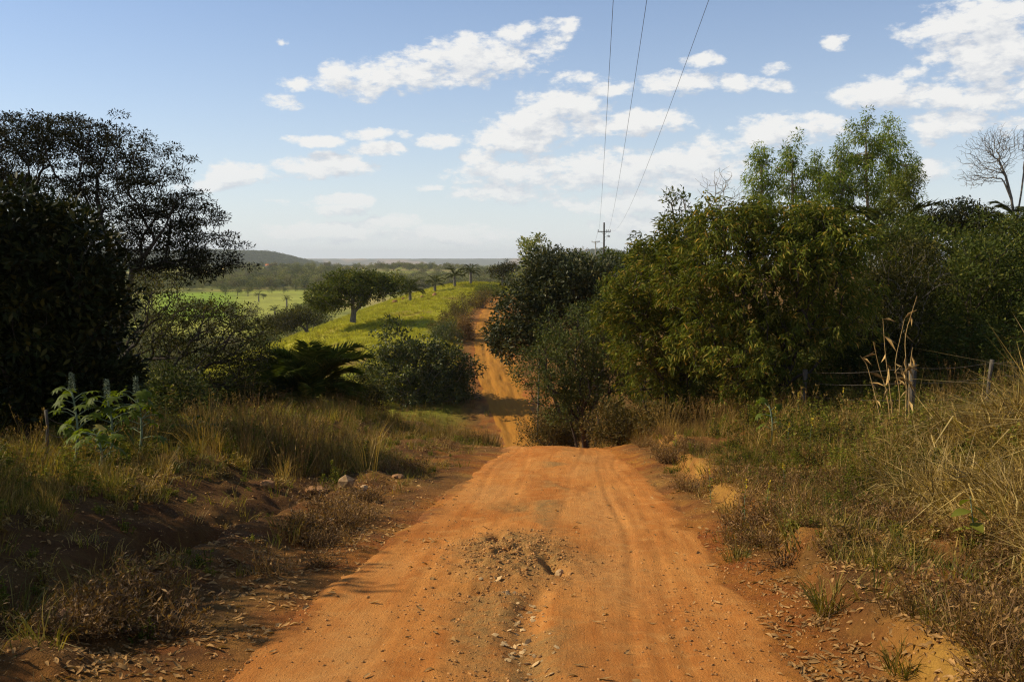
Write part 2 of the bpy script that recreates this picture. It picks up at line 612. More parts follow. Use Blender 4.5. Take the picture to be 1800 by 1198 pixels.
def bark_mat(name, c1, c2, scale=6.0):
    m, k, out = new_mat(name)
    tc = k.new('ShaderNodeTexCoord')
    v = k.vmath('MULTIPLY', tc.outputs['Object'], (1, 1, .25))
    n = k.noise(v, scale * 3, 5, .65)
    c = k.mix(k.maprange(n, .3, .7), c1, c2)
    bp = k.new('ShaderNodeBump', inp={'Height': n, 'Strength': .7, 'Distance': .03})
    pb = k.new('ShaderNodeBsdfPrincipled', inp={'Base Color': c, 'Roughness': .9, 'Normal': bp.outputs[0], 'Specular IOR Level': .15})
    k.l.new(pb.outputs[0], out.inputs[0])
    return m


def plain_mat(name, c1, c2, scale=8.0, rough=.85, bump=.3, island=False, metallic=0.0):
    m, k, out = new_mat(name)
    tc = k.new('ShaderNodeTexCoord')
    n = k.noise(tc.outputs['Object'], scale, 5, .6)
    c = k.mix(k.maprange(n, .3, .7), c1, c2)
    if island:
        geo = k.new('ShaderNodeNewGeometry')
        oi = k.new('ShaderNodeObjectInfo')
        rr = k.math('FRACT', k.math('ADD', geo.outputs['Random Per Island'], oi.outputs['Random']))
        c = k.new('ShaderNodeHueSaturation', inp={'Color': c, 'Value': k.math('MULTIPLY_ADD', rr, .8, .6)}).outputs[0]
    bp = k.new('ShaderNodeBump', inp={'Height': n, 'Strength': bump, 'Distance': .01})
    pb = k.new('ShaderNodeBsdfPrincipled', inp={'Base Color': c, 'Roughness': rough, 'Normal': bp.outputs[0], 'Metallic': metallic, 'Specular IOR Level': .06})
    k.l.new(pb.outputs[0], out.inputs[0])
    return m


def verge_tone(k, col):
    """brown litter tone of the verge: the same noise on the ground and on the road's edge"""
    geo = k.new('ShaderNodeNewGeometry')
    p = geo.outputs['Position']
    n1 = k.noise(p, 1.6, 6, .62)
    n2 = k.noise(p, 14.0, 6, .7)
    n3 = k.noise(p, 70.0, 4, .7)
    nf = k.noise(p, .035, 6, .62)
    nv = k.math('ADD', k.math('MULTIPLY', n1, .4), k.math('ADD', k.math('MULTIPLY', n2, .35), k.math('MULTIPLY', n3, .25)))
    val = k.maprange(nv, .34, .66, .45, 1.5, smooth=False)
    valf = k.maprange(nf, .3, .7, .72, 1.28, smooth=False)
    hue = k.math('MULTIPLY_ADD', k.math('SUBTRACT', n1, .5), .06, .5)
    hsv = k.new('ShaderNodeHueSaturation', inp={'Color': col, 'Value': k.math('MULTIPLY', val, valf), 'Hue': hue})
    h = k.math('ADD', k.math('MULTIPLY', n2, .7), k.math('MULTIPLY', n3, .4))
    return hsv.outputs[0], h


def ground_mat():
    m, k, out = new_mat('ground')
    at_ = k.new('ShaderNodeAttribute', attribute_name='landcover')
    sk = k.new('ShaderNodeAttribute', attribute_name='fine')        # 1 near the camera, 0 far off
    c, h = verge_tone(k, at_.outputs['Color'])
    bp = k.new('ShaderNodeBump', inp={'Height': h, 'Strength': k.math('MULTIPLY_ADD', sk.outputs['Fac'], .6, .35), 'Distance': .08})
    pb = k.new('ShaderNodeBsdfPrincipled', inp={'Base Color': c, 'Roughness': .95, 'Normal': bp.outputs[0], 'Specular IOR Level': .05})
    k.l.new(pb.outputs[0], out.inputs[0])
    return m


def road_mat():
    m, k, out = new_mat('laterite_road')
    uv = k.new('ShaderNodeUVMap', uv_map='along').outputs[0]        # x across the road, y along it, in metres
    patch = k.new('ShaderNodeAttribute', attribute_name='patch').outputs['Color']
    sp = k.new('ShaderNodeSeparateColor', inp={0: patch})
    stony, pale, yellow = sp.outputs[0], sp.outputs[1], sp.outputs[2]
    big = k.noise(k.vmath('MULTIPLY', uv, (1.0, .38, 0)), 1.0, 6, .62, .5)
    streak = k.noise(k.vmath('MULTIPLY', uv, (8.0, .5, 0)), 1.0, 6, .62, .3)
    fine = k.noise(k.vmath('MULTIPLY', uv, (40.0, 2.2, 0)), 1.0, 3, .6, .2)
    grit = k.noise(uv, 60.0, 5, .78)
    lump = k.noise(uv, 9.0, 6, .7)
    dust = k.noise(uv, 3.2, 6, .65)
    c = k.mix(k.maprange(big, .34, .64), (.41, .142, .028), (.54, .220, .050))
    c = k.mix(k.maprange(streak, .40, .70, 0, .6), c, (.38, .118, .020))
    c = k.mix(k.maprange(dust, .48, .72, 0, .65), c, (.55, .26, .072))
    c = k.mix(k.maprange(fine, .55, .8, 0, .4), c, (.54, .26, .07))
    c = k.mix(k.math('MULTIPLY', pale, k.maprange(lump, .3, .7, .3, .9)), c, (.54, .265, .08))
    c = k.mix(k.math('MULTIPLY', yellow, .9), c, k.mix(k.maprange(streak, .3, .7), (.29, .118, .014), (.36, .165, .022)))
    c = k.mix(k.math('MULTIPLY', stony, k.maprange(lump, .32, .6, .35, 1.0)), c, k.mix(k.maprange(grit, .35, .65), (.19, .098, .030), (.44, .26, .085)))
    c = k.mix(k.maprange(grit, .56, .74, 0, .75), c, (.17, .060, .014))
    c = k.mix(k.maprange(grit, .44, .28, 0, .35), c, (.60, .33, .11))
    # small half-buried stones
    vo = k.new('ShaderNodeTexVoronoi', inp={'Vector': k.vmath('ADD', uv, k.vmath('MULTIPLY', k.noise(uv, 20.0, 2, out='Color'), (.02, .02, 0))), 'Scale': 26.0})
    rnd = k.new('ShaderNodeSeparateColor', inp={0: vo.outputs['Color']})
    gate = k.math('MULTIPLY', k.maprange(rnd.outputs[0], .62, .8), k.maprange(k.noise(uv, 1.7, 4, .6), .42, .62))
    gate = k.math('MAXIMUM', gate, k.math('MULTIPLY', stony, k.maprange(rnd.outputs[0], .2, .5)))
    rad = k.math('MULTIPLY_ADD', rnd.outputs[1], .22, .10)
    st = k.math('MULTIPLY', gate, k.math('SUBTRACT', 1.0, k.maprange(k.math('DIVIDE', vo.outputs['Distance'], rad), .55, 1.0)))
    c = k.mix(k.math('MULTIPLY', st, .8), c, k.mix(rnd.outputs[2], (.22, .095, .030), (.48, .27, .10)))
    sepuv = k.new('ShaderNodeSeparateXYZ', inp={0: uv})
    # tread blocks across the fresh tyre tracks
    tread = None
    for cx0, amp, ph in ((1.18, .45, 0.0), (.78, .30, 3.0), (-.72, .35, 7.0)):
        wob = k.noise(k.vmath('MULTIPLY_ADD', uv, (0, .22, 0), (ph, ph, 0)), 1.0, 2)
        cx = k.math('ADD', sepuv.outputs[0], k.math('MULTIPLY', k.math('SUBTRACT', wob, .5), amp * 1.4))
        band = k.math('SUBTRACT', 1.0, k.maprange(k.math('ABSOLUTE', k.math('SUBTRACT', cx, cx0)), .05, .10))
        tt = k.math('MULTIPLY', k.math('SINE', k.math('MULTIPLY_ADD', sepuv.outputs[0], 55.0, k.math('MULTIPLY', sepuv.outputs[1], 70.0))), band)
        tread = tt if tread is None else k.math('ADD', tread, tt)
    tread = k.math('MULTIPLY', tread, k.maprange(k.noise(uv, .8, 4, .6), .42, .62))
    vf = k.new('ShaderNodeAttribute', attribute_name='vergef').outputs['Fac']
    vc, vh = verge_tone(k, k.new('ShaderNodeAttribute', attribute_name='vergec').outputs['Color'])
    vfn = k.maprange(k.math('ADD', vf, k.math('MULTIPLY', k.math('SUBTRACT', lump, .5), .9)), .3, .7)
    c = k.mix(vfn, c, vc)
    h = k.math('ADD', k.math('MULTIPLY', streak, .35), k.math('ADD', k.math('MULTIPLY', fine, .25), k.math('MULTIPLY', grit, .85)))
    h = k.math('ADD', h, k.math('MULTIPLY', lump, k.math('MULTIPLY_ADD', stony, 1.6, .45)))
    h = k.math('ADD', h, k.math('ADD', k.math('MULTIPLY', tread, .16), k.math('MULTIPLY', st, .55)))
    bp = k.new('ShaderNodeBump', inp={'Height': h, 'Strength': .9, 'Distance': .028})
    pb = k.new('ShaderNodeBsdfPrincipled', inp={'Base Color': c, 'Roughness': .95, 'Normal': bp.outputs[0], 'Specular IOR Level': .06})
    k.l.new(pb.outputs[0], out.inputs[0])
    return m


M = {}
M['ground'] = ground_mat()
M['road'] = road_mat()
M['bark_dark'] = bark_mat('bark_dark', (.035, .026, .018), (.075, .058, .042))
M['bark_grey'] = bark_mat('bark_grey', (.10, .085, .065), (.22, .19, .15))
M['bark_pale'] = bark_mat('bark_pale', (.17, .14, .10), (.33, .28, .21))
M['bark_euc'] = bark_mat('bark_euc', (.20, .12, .07), (.36, .28, .20))
M['post'] = bark_mat('weathered_post', (.055, .045, .034), (.14, .115, .085))
M['leaf_big'] = leaf_mat('leaf_umbrella_tree', [(0, (.011, .012, .004)), (.7, (.022, .021, .006)), (1, (.042, .034, .009))], .10)
M['leaf_mango'] = leaf_mat('leaf_dense_tree', [(0, (.012, .017, .004)), (.75, (.026, .031, .006)), (1, (.08, .065, .012))], .10, .55, .08)
M['leaf_low'] = leaf_mat('leaf_spreading_tree', [(0, (.024, .027, .007)), (.7, (.048, .047, .010)), (1, (.12, .095, .018))], .2)
M['leaf_long'] = leaf_mat('leaf_drooping', [(0, (.058, .076, .010)), (.55, (.105, .118, .016)), (.85, (.165, .150, .026)), (.96, (.27, .20, .042)), (1, (.44, .25, .05))], .25)
M['leaf_long_green'] = leaf_mat('leaf_drooping_green', [(0, (.050, .066, .010)), (.6, (.095, .108, .016)), (.9, (.165, .14, .026)), (1, (.30, .20, .04))], .25)
M['leaf_round'] = leaf_mat('leaf_round_bush', [(0, (0.039, 0.052, 0.0156)), (.8, (0.0754, 0.0858, 0.0221)), (1, (0.143, 0.117, 0.0325))], .2)
M['leaf_gloss'] = leaf_mat('leaf_glossy', [(0, (0.03, 0.0384, 0.0144)), (.75, (0.0624, 0.0672, 0.024)), (1, (0.144, 0.12, 0.036))], .15, .5, .15)
M['leaf_dark'] = leaf_mat('leaf_dark', [(0, (0.0351, 0.0486, 0.00945)), (.7, (0.0675, 0.081, 0.0135)), (1, (0.1485, 0.135, 0.027))], .2)
M['leaf_brown'] = leaf_mat('leaf_dry_shrub', [(0, (0.0585, 0.0494, 0.0143)), (.6, (0.1105, 0.0806, 0.0234)), (1, (0.208, 0.1365, 0.0442))], .2)
M['leaf_shrub'] = leaf_mat('leaf_stemmy_shrub', [(0, (0.0425, 0.0575, 0.01375)), (.7, (0.08125, 0.095, 0.02)), (1, (0.1875, 0.1562, 0.03125))], .2, .5, .2)
M['leaf_hill'] = leaf_mat('leaf_hill_tree', [(0, (.05, .066, .010)), (.7, (.10, .115, .016)), (1, (.19, .17, .03))], .2)
M['leaf_pale'] = leaf_mat('leaf_pale_top', [(0, (.09, .11, .03)), (.7, (.17, .18, .06)), (1, (.26, .22, .09))], .3)
M['leaf_euc'] = leaf_mat('leaf_eucalypt', [(0, (.08, .125, .016)), (.7, (.165, .21, .026)), (1, (.28, .27, .05))], .3)
M['leaf_palm'] = leaf_mat('leaf_palm', [(0, (.035, .048, .010)), (.7, (.075, .088, .017)), (1, (.17, .15, .04))], .2, .5, .2)
M['leaf_palm_near'] = leaf_mat('leaf_palm_near', [(0, (.07, .095, .016)), (.7, (.14, .165, .03)), (1, (.27, .24, .06))], .35)
M['leaf_belt'] = leaf_mat('leaf_far_belt', [(0, (.10, .115, .035)), (.6, (.19, .19, .06)), (1, (.32, .27, .11))], .25)
M['leaf_far'] = leaf_mat('leaf_far', [(0, (.07, .085, .024)), (.7, (.14, .15, .04)), (1, (.26, .22, .08))], .1)
M['leaf_far2'] = leaf_mat('leaf_far_dry', [(0, (.10, .095, .036)), (.7, (.18, .16, .065)), (1, (.28, .22, .10))], .1)
M['leaf_castor'] = leaf_mat('leaf_castor', [(0, (.050, .075, .007)), (.8, (.10, .125, .012)), (1, (.17, .17, .03))], .32, .55, .08)
M['leaf_yellowed'] = leaf_mat('leaf_castor_yellowed', [(0, (.45, .30, .05)), (1, (.50, .40, .10))], .3)
M['stem_green'] = plain_mat('stem_green', (.12, .17, .09), (.22, .26, .16), 20)
M['spike'] = plain_mat('castor_seed_spike', (.12, .16, .09), (.20, .22, .14), 60, .7)
M['grass_dry'] = leaf_mat('grass_dry', [(0, (.11, .064, .013)), (.55, (.25, .150, .034)), (1, (.42, .28, .08))], .25, .6, .2)
M['grass_rust'] = leaf_mat('grass_rust', [(0, (0.105, 0.0532, 0.0168)), (.6, (0.196, 0.105, 0.0336)), (1, (0.35, 0.203, 0.07))], .25, .6, .2)
M['grass_mix'] = leaf_mat('grass_mixed', [(0, (.075, .080, .010)), (.5, (.15, .125, .018)), (1, (.31, .21, .042))], .28, .6, .2)
M['grass_straw'] = leaf_mat('grass_straw', [(0, (.10, .062, .013)), (.5, (.28, .175, .040)), (.85, (.44, .30, .085)), (1, (.60, .45, .17))], .22, .55, .25)
M['grass_pasture'] = leaf_mat('grass_pasture', [(0, (.16, .17, .012)), (.5, (.27, .27, .022)), (1, (.40, .35, .05))], .3, .7, .1)
M['weed_leaf'] = leaf_mat('weed_leaf', [(0, (.070, .085, .010)), (.6, (.14, .145, .018)), (1, (.28, .22, .04))], .3)
M['flower'] = plain_mat('yellow_flower', (.62, .43, .02), (.72, .52, .04), 40, .7)
M['litter'] = leaf_mat('leaf_litter', [(0, (.14, .062, .016)), (.5, (.31, .165, .055)), (1, (.50, .33, .14))], .1, .9, .04)
M['stone'] = plain_mat('laterite_stone', (.34, .20, .09), (.58, .38, .19), 9, .9, .6, True)
M['chip'] = plain_mat('pale_chip', (.36, .22, .09), (.56, .38, .18), 30, .85, .4, True)
M['pebble'] = plain_mat('pebble', (.30, .14, .045), (.50, .27, .095), 30, .9, .4, True)
M['mound'] = plain_mat('termite_earth', (.22, .11, .045), (.32, .17, .075), 3, .95, .8)
M['pole'] = plain_mat('pole_wood', (.035, .028, .022), (.07, .058, .048), 10, .8)
M['pole_pale'] = plain_mat('pole_concrete', (.24, .22, .19), (.32, .30, .26), 10, .8)
M['wire'] = plain_mat('wire', (.05, .05, .055), (.08, .08, .085), 10, .5, metallic=.4)
M['porcelain'] = plain_mat('porcelain', (.05, .03, .025), (.08, .05, .04), 10, .3)
M['barbed'] = plain_mat('fence_wire', (.09, .075, .06), (.15, .12, .095), 10, .6)
M['cane'] = plain_mat('cane', (.36, .22, .075), (.50, .34, .14), 14, .7, .3)
M['wall'] = plain_mat('farm_wall', (.62, .56, .48), (.72, .66, .58), 2, .9)
M['tile'] = plain_mat('farm_roof', (.38, .13, .06), (.48, .19, .09), 2, .9)

# ------------------------------------------------------------------ ground sheet and road
def build_ground():
    ox, oy = 0.0, -14.0
    r = [11.0]
    while r[-1] < 15500:
        q = r[-1]
        if q < 42:
            st = .085
        elif q < 60:
            st = .085 + (q - 42) * .012
        elif q < 260:
            st = q * .0075
        else:
            st = q * .016
        r.append(q + st)
    r = np.array(r)
    a = np.concatenate([np.linspace(-56, -16, 130, endpoint=False), np.linspace(-16, 16, 230, endpoint=False), np.linspace(16, 56, 130)])
    A, Q = np.meshgrid(np.radians(a), r)
    X = ox + Q * np.sin(A)
    Y = oy + Q * np.cos(A)
    Z = ground_height(X, Y)
    # earth curvature is left out; the sheet just runs on to the horizon
    nr, na = X.shape
    V = np.stack([X, Y, Z], -1).reshape(-1, 3)
    idx = np.arange(nr * na).reshape(nr, na)
    F = np.stack([idx[:-1, :-1], idx[:-1, 1:], idx[1:, 1:], idx[1:, :-1]], -1).reshape(-1, 4)
    me = mesh_data('ground', V, F, M['ground'], True)
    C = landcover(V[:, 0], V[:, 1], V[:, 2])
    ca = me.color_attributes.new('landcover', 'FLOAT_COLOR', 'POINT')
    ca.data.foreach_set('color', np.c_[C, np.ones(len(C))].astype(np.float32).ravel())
    fa = me.attributes.new('fine', 'FLOAT', 'POINT')
    fa.data.foreach_set('value', (1 - sstep(40, 120, np.hypot(V[:, 0], V[:, 1]))).astype(np.float32))
    tag(link('ground', me), 'rolling ground from the red roadside verges to the hazy horizon', 'ground', kind='structure')


def lerp3(a, b, t):
    return a * (1 - t[:, None]) + np.asarray(b, float)[None] * t[:, None]


def landcover(x, y, z):
    r = np.hypot(x, y)
    u = x - xr(np.clip(y, -80, 260))
    au = np.abs(u)
    n = fbm(x * .5, y * .5, 4, 201)
    n2 = fbm(x * 2.1, y * 2.1, 3, 202)
    soil = np.array([.36, .130, .026])
    C = np.tile(soil, (len(x), 1))
    C = lerp3(C, (.36, .18, .048), sstep(-.1, .5, n) * .7)
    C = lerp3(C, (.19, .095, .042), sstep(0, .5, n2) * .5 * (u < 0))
    # litter and thin grass away from the road
    g = sstep(3.4, 6.0, au) * .8
    hw = halfw(np.clip(y, -80, 260))
    C = lerp3(C, (.165, .080, .024), sstep(hw - .15, hw + .40, au + .3 * n) * .95 * (.5 + .5 * sstep(-.3, .15, n2)))
    C = lerp3(C, (.115, .070, .020), g)
    C = lerp3(C, (.135, .066, .022), sstep(-2.7, -3.2, u) * sstep(-5.5, -4.6, u) * (y < 26) * .8)  # left ditch darkened: its shade is put into the soil colour
    # lit yellow earth of the eroded edge on the right
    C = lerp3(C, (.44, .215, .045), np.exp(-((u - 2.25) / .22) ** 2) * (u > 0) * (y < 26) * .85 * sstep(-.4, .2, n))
    # pasture on the hill
    past = sstep(58, 75, y) * sstep(2.4, 5.0, au) * (u < 0)
    past = np.maximum(past, sstep(150, 175, y))
    C = lerp3(C, (.275, .255, .020), past)
    C = lerp3(C, (.15, .165, .022), past * sstep(.0, .4, fbm(x * .12, y * .09, 3, 203)) * .8)
    C = lerp3(C, (.19, .115, .035), past * sstep(.22, .5, fbm(x * .35, y * .25, 3, 208)) * .8)
    C = lerp3(C, (.28, .235, .040), past * sstep(.1, .5, n) * .6)
    # mound right of the fence
    C = lerp3(C, (.24, .15, .062), np.exp(-(((x - 13.0) / 4.5) ** 2 + ((y - 24) / 4) ** 2)) * .9)
    # far land: fields, scrub, woods
    f = sstep(230, 330, r)
    m = fbm(x / 110, y / 150, 4, 204)
    farc = lerp3(np.tile(np.array([.225, .225, .040]), (len(x), 1)), (.085, .105, .026), sstep(-.1, .15, m))
    farc = lerp3(farc, (.34, .27, .085), sstep(.0, .35, fbm(x / 80, y / 120, 3, 205)) * .85)
    az = np.degrees(np.arctan2(x, y))
    green = sstep(-20.5, -19.0, az) * (1 - sstep(-12.5, -11, az)) * sstep(330, 370, r) * (1 - sstep(600, 660, r))
    farc = lerp3(farc, (.185, .26, .020), green * (1 - sstep(470, 540, r) * .0))
    farc = lerp3(farc, (.27, .265, .05), green * sstep(-16.5, -14.5, az) * .9)
    farc = lerp3(farc, (.060, .072, .026), sstep(2500, 3000, r) * (1 - sstep(5200, 6000, r)))
    strip = fbm(az / 1.3, r / 1500, 3, 207)
    farc = lerp3(farc, (.10, .10, .055), sstep(5200, 6500, r))
    farc = lerp3(farc, (.30, .21, .12), sstep(5200, 6500, r) * sstep(.0, .35, strip) * .8)
    C = C * (1 - f[:, None]) + farc * f[:, None]
    return np.clip(C, .005, .9)


def build_road():
    y = [2.0]
    while y[-1] < 228:
        q = y[-1]
        y.append(q + (.022 if q < 11 else .035 if q < 15 else .06 if q < 26 else .25 if q < 60 else .3))
    y = np.array(y)
    u = np.linspace(-2.4, 2.4, 170)
    U, Y = np.meshgrid(u, y)
    Z = road_height(U, Y)
    X = U + xr(Y)
    nr, na = X.shape
    V = np.stack([X, Y, Z], -1).reshape(-1, 3)
    idx = np.arange(nr * na).reshape(nr, na)
    F = np.stack([idx[:-1, :-1], idx[:-1, 1:], idx[1:, 1:], idx[1:, :-1]], -1).reshape(-1, 4)
    me = mesh_data('road', V, F, M['road'], True)
    uvl = me.uv_layers.new(name='along')
    UV = np.stack([U, Y], -1).reshape(-1, 2)
    uvl.data.foreach_set('uv', UV[F.ravel()].astype(np.float32).ravel())
    x, yy = V[:, 0], V[:, 1]
    e = ((x + .02) / .56) ** 2 + ((yy - 9.1) / 1.4) ** 2
    nz = fbm(x * 3, yy * 2, 3, 301)
    stony = np.clip(1.3 * np.exp(-e ** 1.6) + .5 * nz * np.exp(-e * .6), 0, 1)
    stony = np.maximum(stony, (1 - sstep(7.4, 8.1, yy)) * np.clip(np.exp(-((x + .10 + .05 * np.sin(yy * 2)) / .30) ** 4) * (.8 + .9 * nz), 0, 1) * .9)
    stony = np.maximum(stony, np.exp(-((x - .1) / .35) ** 2 - ((yy - 12.7) / .5) ** 2) * .8)
    stony = np.maximum(stony, .95 * np.exp(-((U.ravel() + .05 + .12 * np.sin(yy * .7)) / .26) ** 2) * sstep(.0, .4, fbm(x * 2.2, yy * 1.1, 3, 306) + .22) * (1 - sstep(20, 24, yy)))
    pale = np.clip(.9 * np.exp(-((U.ravel() + .95) / .45) ** 2) * sstep(.0, .4, fbm(x * .6, yy * .35, 3, 302) + .15)
                   + .9 * np.exp(-((U.ravel() - .55) / .4) ** 2) * sstep(0, .4, fbm(x * .6, yy * .3, 3, 303) + .1), 0, 1)
    yel = sstep(40, 58, yy) * (1 - sstep(110, 150, yy) * .6)
    ca = me.color_attributes.new('patch', 'FLOAT_COLOR', 'POINT')
    ca.data.foreach_set('color', np.stack([stony, pale, yel, np.ones_like(x)], -1).astype(np.float32).ravel())
    U1 = U.ravel()
    f = sstep(halfw(yy) - .35, halfw(yy) + .10, np.abs(U1) + .32 * fbm(x * 1.6, yy * 1.0, 3, 305)) * (1 - .5 * sstep(26, 40, yy))
    me.attributes.new('vergef', 'FLOAT', 'POINT').data.foreach_set('value', f.astype(np.float32))
    cv = me.color_attributes.new('vergec', 'FLOAT_COLOR', 'POINT')
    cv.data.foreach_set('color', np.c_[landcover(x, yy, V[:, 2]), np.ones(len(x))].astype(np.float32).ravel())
    tag(link('road', me), 'rutted orange dirt road running down over the crest and up the far slope', 'road', kind='structure')


build_ground()
build_road()

# ------------------------------------------------------------------ plant builders
class Geo:
    """collects triangles"""
    def __init__(self):
        self.V = []
        self.F = []
        self.n = 0

    def add(self, V, F):
        self.V.append(np.asarray(V, np.float32))
        self.F.append(np.asarray(F, np.int32) + self.n)
        self.n += len(V)

    def mesh(self, name, mat, smooth=False):
        if not self.V:
            return mesh_data(name, np.zeros((3, 3)), np.array([[0, 1, 2]]), mat)
        return mesh_data(name, np.concatenate(self.V), np.concatenate(self.F), mat, smooth)

    def tube(self, P, rad, k=5, cap=False):
        P = np.asarray(P, float)
        n = len(P)
        rad = np.broadcast_to(np.asarray(rad, float), (n,))
        T = np.gradient(P, axis=0)
        T /= np.linalg.norm(T, axis=1)[:, None] + 1e-9
        ref = np.array([0, 0, 1.0]) if abs(T[0, 2]) < .9 else np.array([1.0, 0, 0])
        ref = np.where((np.abs(T @ ref) > .97)[:, None], np.array([[.31, .95, 0]]), ref[None])
        A = np.cross(T, ref)
        A /= np.linalg.norm(A, axis=1)[:, None] + 1e-9
        B = np.cross(T, A)
        th = np.arange(k) * 2 * np.pi / k
        V = P[:, None] + rad[:, None, None] * (np.cos(th)[None, :, None] * A[:, None] + np.sin(th)[None, :, None] * B[:, None])
        i = np.arange(n - 1)[:, None] * k
        j = np.arange(k)[None]
        j2 = (j + 1) % k
        a, b, c, d = i + j, i + j2, i + k + j2, i + k + j
        F = np.concatenate([np.stack([a, b, c], -1).reshape(-1, 3), np.stack([a, c, d], -1).reshape(-1, 3)])
        V = V.reshape(-1, 3)
        if cap:
            V = np.concatenate([V, P[-1:]])
            top = (n - 1) * k
            F = np.concatenate([F, np.stack([top + np.arange(k), top + (np.arange(k) + 1) % k, np.full(k, len(V) - 1)], -1)])
        self.add(V, F)

    def leaves(self, P, A, L, W, up=None, fold=.18, droop=.0, rnd=None):
        """kite-shaped leaves: P base, A axis, L length, W width"""
        g = rnd or rng
        P = np.asarray(P, float)
        n = len(P)
        if n == 0:
            return
        A = A / (np.linalg.norm(A, axis=1)[:, None] + 1e-9)
        if up is None:
            up = np.array([0, 0, 1.0]) + g.normal(0, .55, (n, 3))
        S = np.cross(A, up)
        S /= np.linalg.norm(S, axis=1)[:, None] + 1e-9
        N = np.cross(S, A)
        L = np.broadcast_to(np.asarray(L, float), (n,))[:, None]
        W = np.broadcast_to(np.asarray(W, float), (n,))[:, None]
        mid = P + A * L * .45
        tip = P + A * L - N * L * droop
        e = W * .5
        V = np.stack([P, mid + S * e + N * W * fold, tip, mid - S * e + N * W * fold], 1).reshape(-1, 3)
        b = np.arange(n)[:, None] * 4
        F = np.concatenate([b + np.array([[0, 1, 2]]), b + np.array([[0, 2, 3]])])
        self.add(V, F)


def unit(v):
    return v / (np.linalg.norm(v, axis=-1, keepdims=True) + 1e-9)


def ball(g, n):
    v = unit(g.normal(0, 1, (n, 3)))
    return v * g.random((n, 1)) ** (1 / 3)


def lobe_points(g, lobes, n, shell=.55):
    """points spread through ellipsoids (centre, radii), thicker towards their skin"""
    vol = np.array([np.prod(r) ** .75 for _, r in lobes])
    cnt = np.maximum(1, np.round(n * vol / vol.sum())).astype(int)
    out = []
    for (c, r), m in zip(lobes, cnt):
        v = unit(g.normal(0, 1, (m, 3)))
        rad = shell + (1 - shell) * g.random((m, 1)) ** .6
        inner = g.random((m, 1)) < .22
        rad = np.where(inner, g.random((m, 1)) ** .4 * shell, rad)
        rad = rad * (1 + .10 * g.normal(0, 1, (m, 1)))
        rad = np.where(g.random((m, 1)) < .07, rad * g.uniform(1.1, 1.35, (m, 1)), rad)
        out.append(np.asarray(c) + v * rad * np.asarray(r))
    return np.concatenate(out)


def grow(g, stems, targets, r_tip=.006, expo=.46, step=.35, wander=.10, path_w=.45, sag=0.0, max_r=.4):
    """branches from the given stems (lists of points) out to every target; thickness follows what each carries"""
    nodes = []
    par = []
    plen = []
    for st in stems:
        prev = -1
        if nodes:
            dq = [np.linalg.norm(np.asarray(st[0]) - q) for q in nodes]
            if min(dq) < .45:
                prev = int(np.argmin(dq))
        for p in st:
            nodes.append(np.asarray(p, float))
            par.append(prev)
            plen.append(0 if prev < 0 else plen[prev] + np.linalg.norm(nodes[-1] - nodes[prev]))
            prev = len(nodes) - 1
    minstem = len(nodes)
    cap = 200000
    N = np.zeros((cap, 3))
    L = np.zeros(cap)
    n = len(nodes)
    N[:n] = nodes
    L[:n] = plen
    par = list(par)
    start_ok = np.ones(cap, bool)
    for st_i, st in enumerate(stems):
        pass
    c0 = N[:n].mean(0)
    order = np.argsort(np.linalg.norm(targets - N[n - 1], axis=1) + g.random(len(targets)) * .3)
    tip_dir = np.zeros((len(targets), 3))
    paths = []
    for ti in order:
        t = targets[ti]
        dv = t - N[:n]
        d = np.linalg.norm(dv, axis=1)
        cost = d * (1 + .5 * np.maximum(0, -dv[:, 2] / (d + 1e-6))) + path_w * L[:n]
        j = int(np.argmin(cost))
        pd = N[j] - N[par[j]] if par[j] >= 0 else np.array([0, 0, 1.0])
        pd = pd / (np.linalg.norm(pd) + 1e-9)
        dist = d[j]
        m = max(1, int(math.ceil(dist / step)))
        ctrl = N[j] + pd * dist * .38 + np.array([0, 0, .10 * dist])
        ts = np.linspace(0, 1, m + 1)[1:, None]
        P = (1 - ts) ** 2 * N[j] + 2 * ts * (1 - ts) * ctrl + ts ** 2 * t
        if m > 1:
            P[:-1] += g.normal(0, wander * step, (m - 1, 3))
        prev = j
        ids = [j]
        for p in P:
            N[n] = p
            L[n] = L[prev] + np.linalg.norm(p - N[prev])
            par.append(prev)
            prev = n
            ids.append(n)
            n += 1
        paths.append(ids)
        tip_dir[ti] = P[-1] - (P[-2] if m > 1 else N[j])
    carry = np.zeros(n)
    for ids in paths:
        carry[ids[-1]] += 1
    for i in range(n - 1, -1, -1):
        if par[i] >= 0:
            carry[par[i]] += carry[i]
    rad = np.minimum(r_tip * np.maximum(carry, .6) ** expo, max_r)
    wood = Geo()
    k0 = 0
    for st in stems:
        ids = list(range(k0, k0 + len(st)))
        k0 += len(st)
        rr = rad[ids].copy()
        rr = np.maximum.accumulate(rr[::-1])[::-1]
        rr[0] *= 1.25
        wood.tube(N[ids], rr, 7)
    for ids in paths:
        rr = rad[ids].copy()
        rr[0] = min(rr[0], rr[1] * 1.15)
        big = rr[0] > .025
        wood.tube(N[ids], rr, 5 if big else 3)
    return wood, unit(tip_dir)


def clump_leaves(g, leaf, T, D, n, rad, L, W, droop_bias=.0, out_bias=.6, flat=.75, fold=.18):
    """n leaves round every branch tip"""
    m = len(T)
    off = ball(g, m * n) * np.array([1, 1, flat]) * rad
    P = np.repeat(T, n, 0) + off
    A = unit(off) * out_bias + np.repeat(D, n, 0) * .45 + g.normal(0, .45, (m * n, 3)) + np.array([0, 0, -droop_bias])
    Ls = L * g.uniform(.65, 1.25, m * n)
    leaf.leaves(P, A, Ls, W * g.uniform(.75, 1.2, m * n), fold=fold, rnd=g)


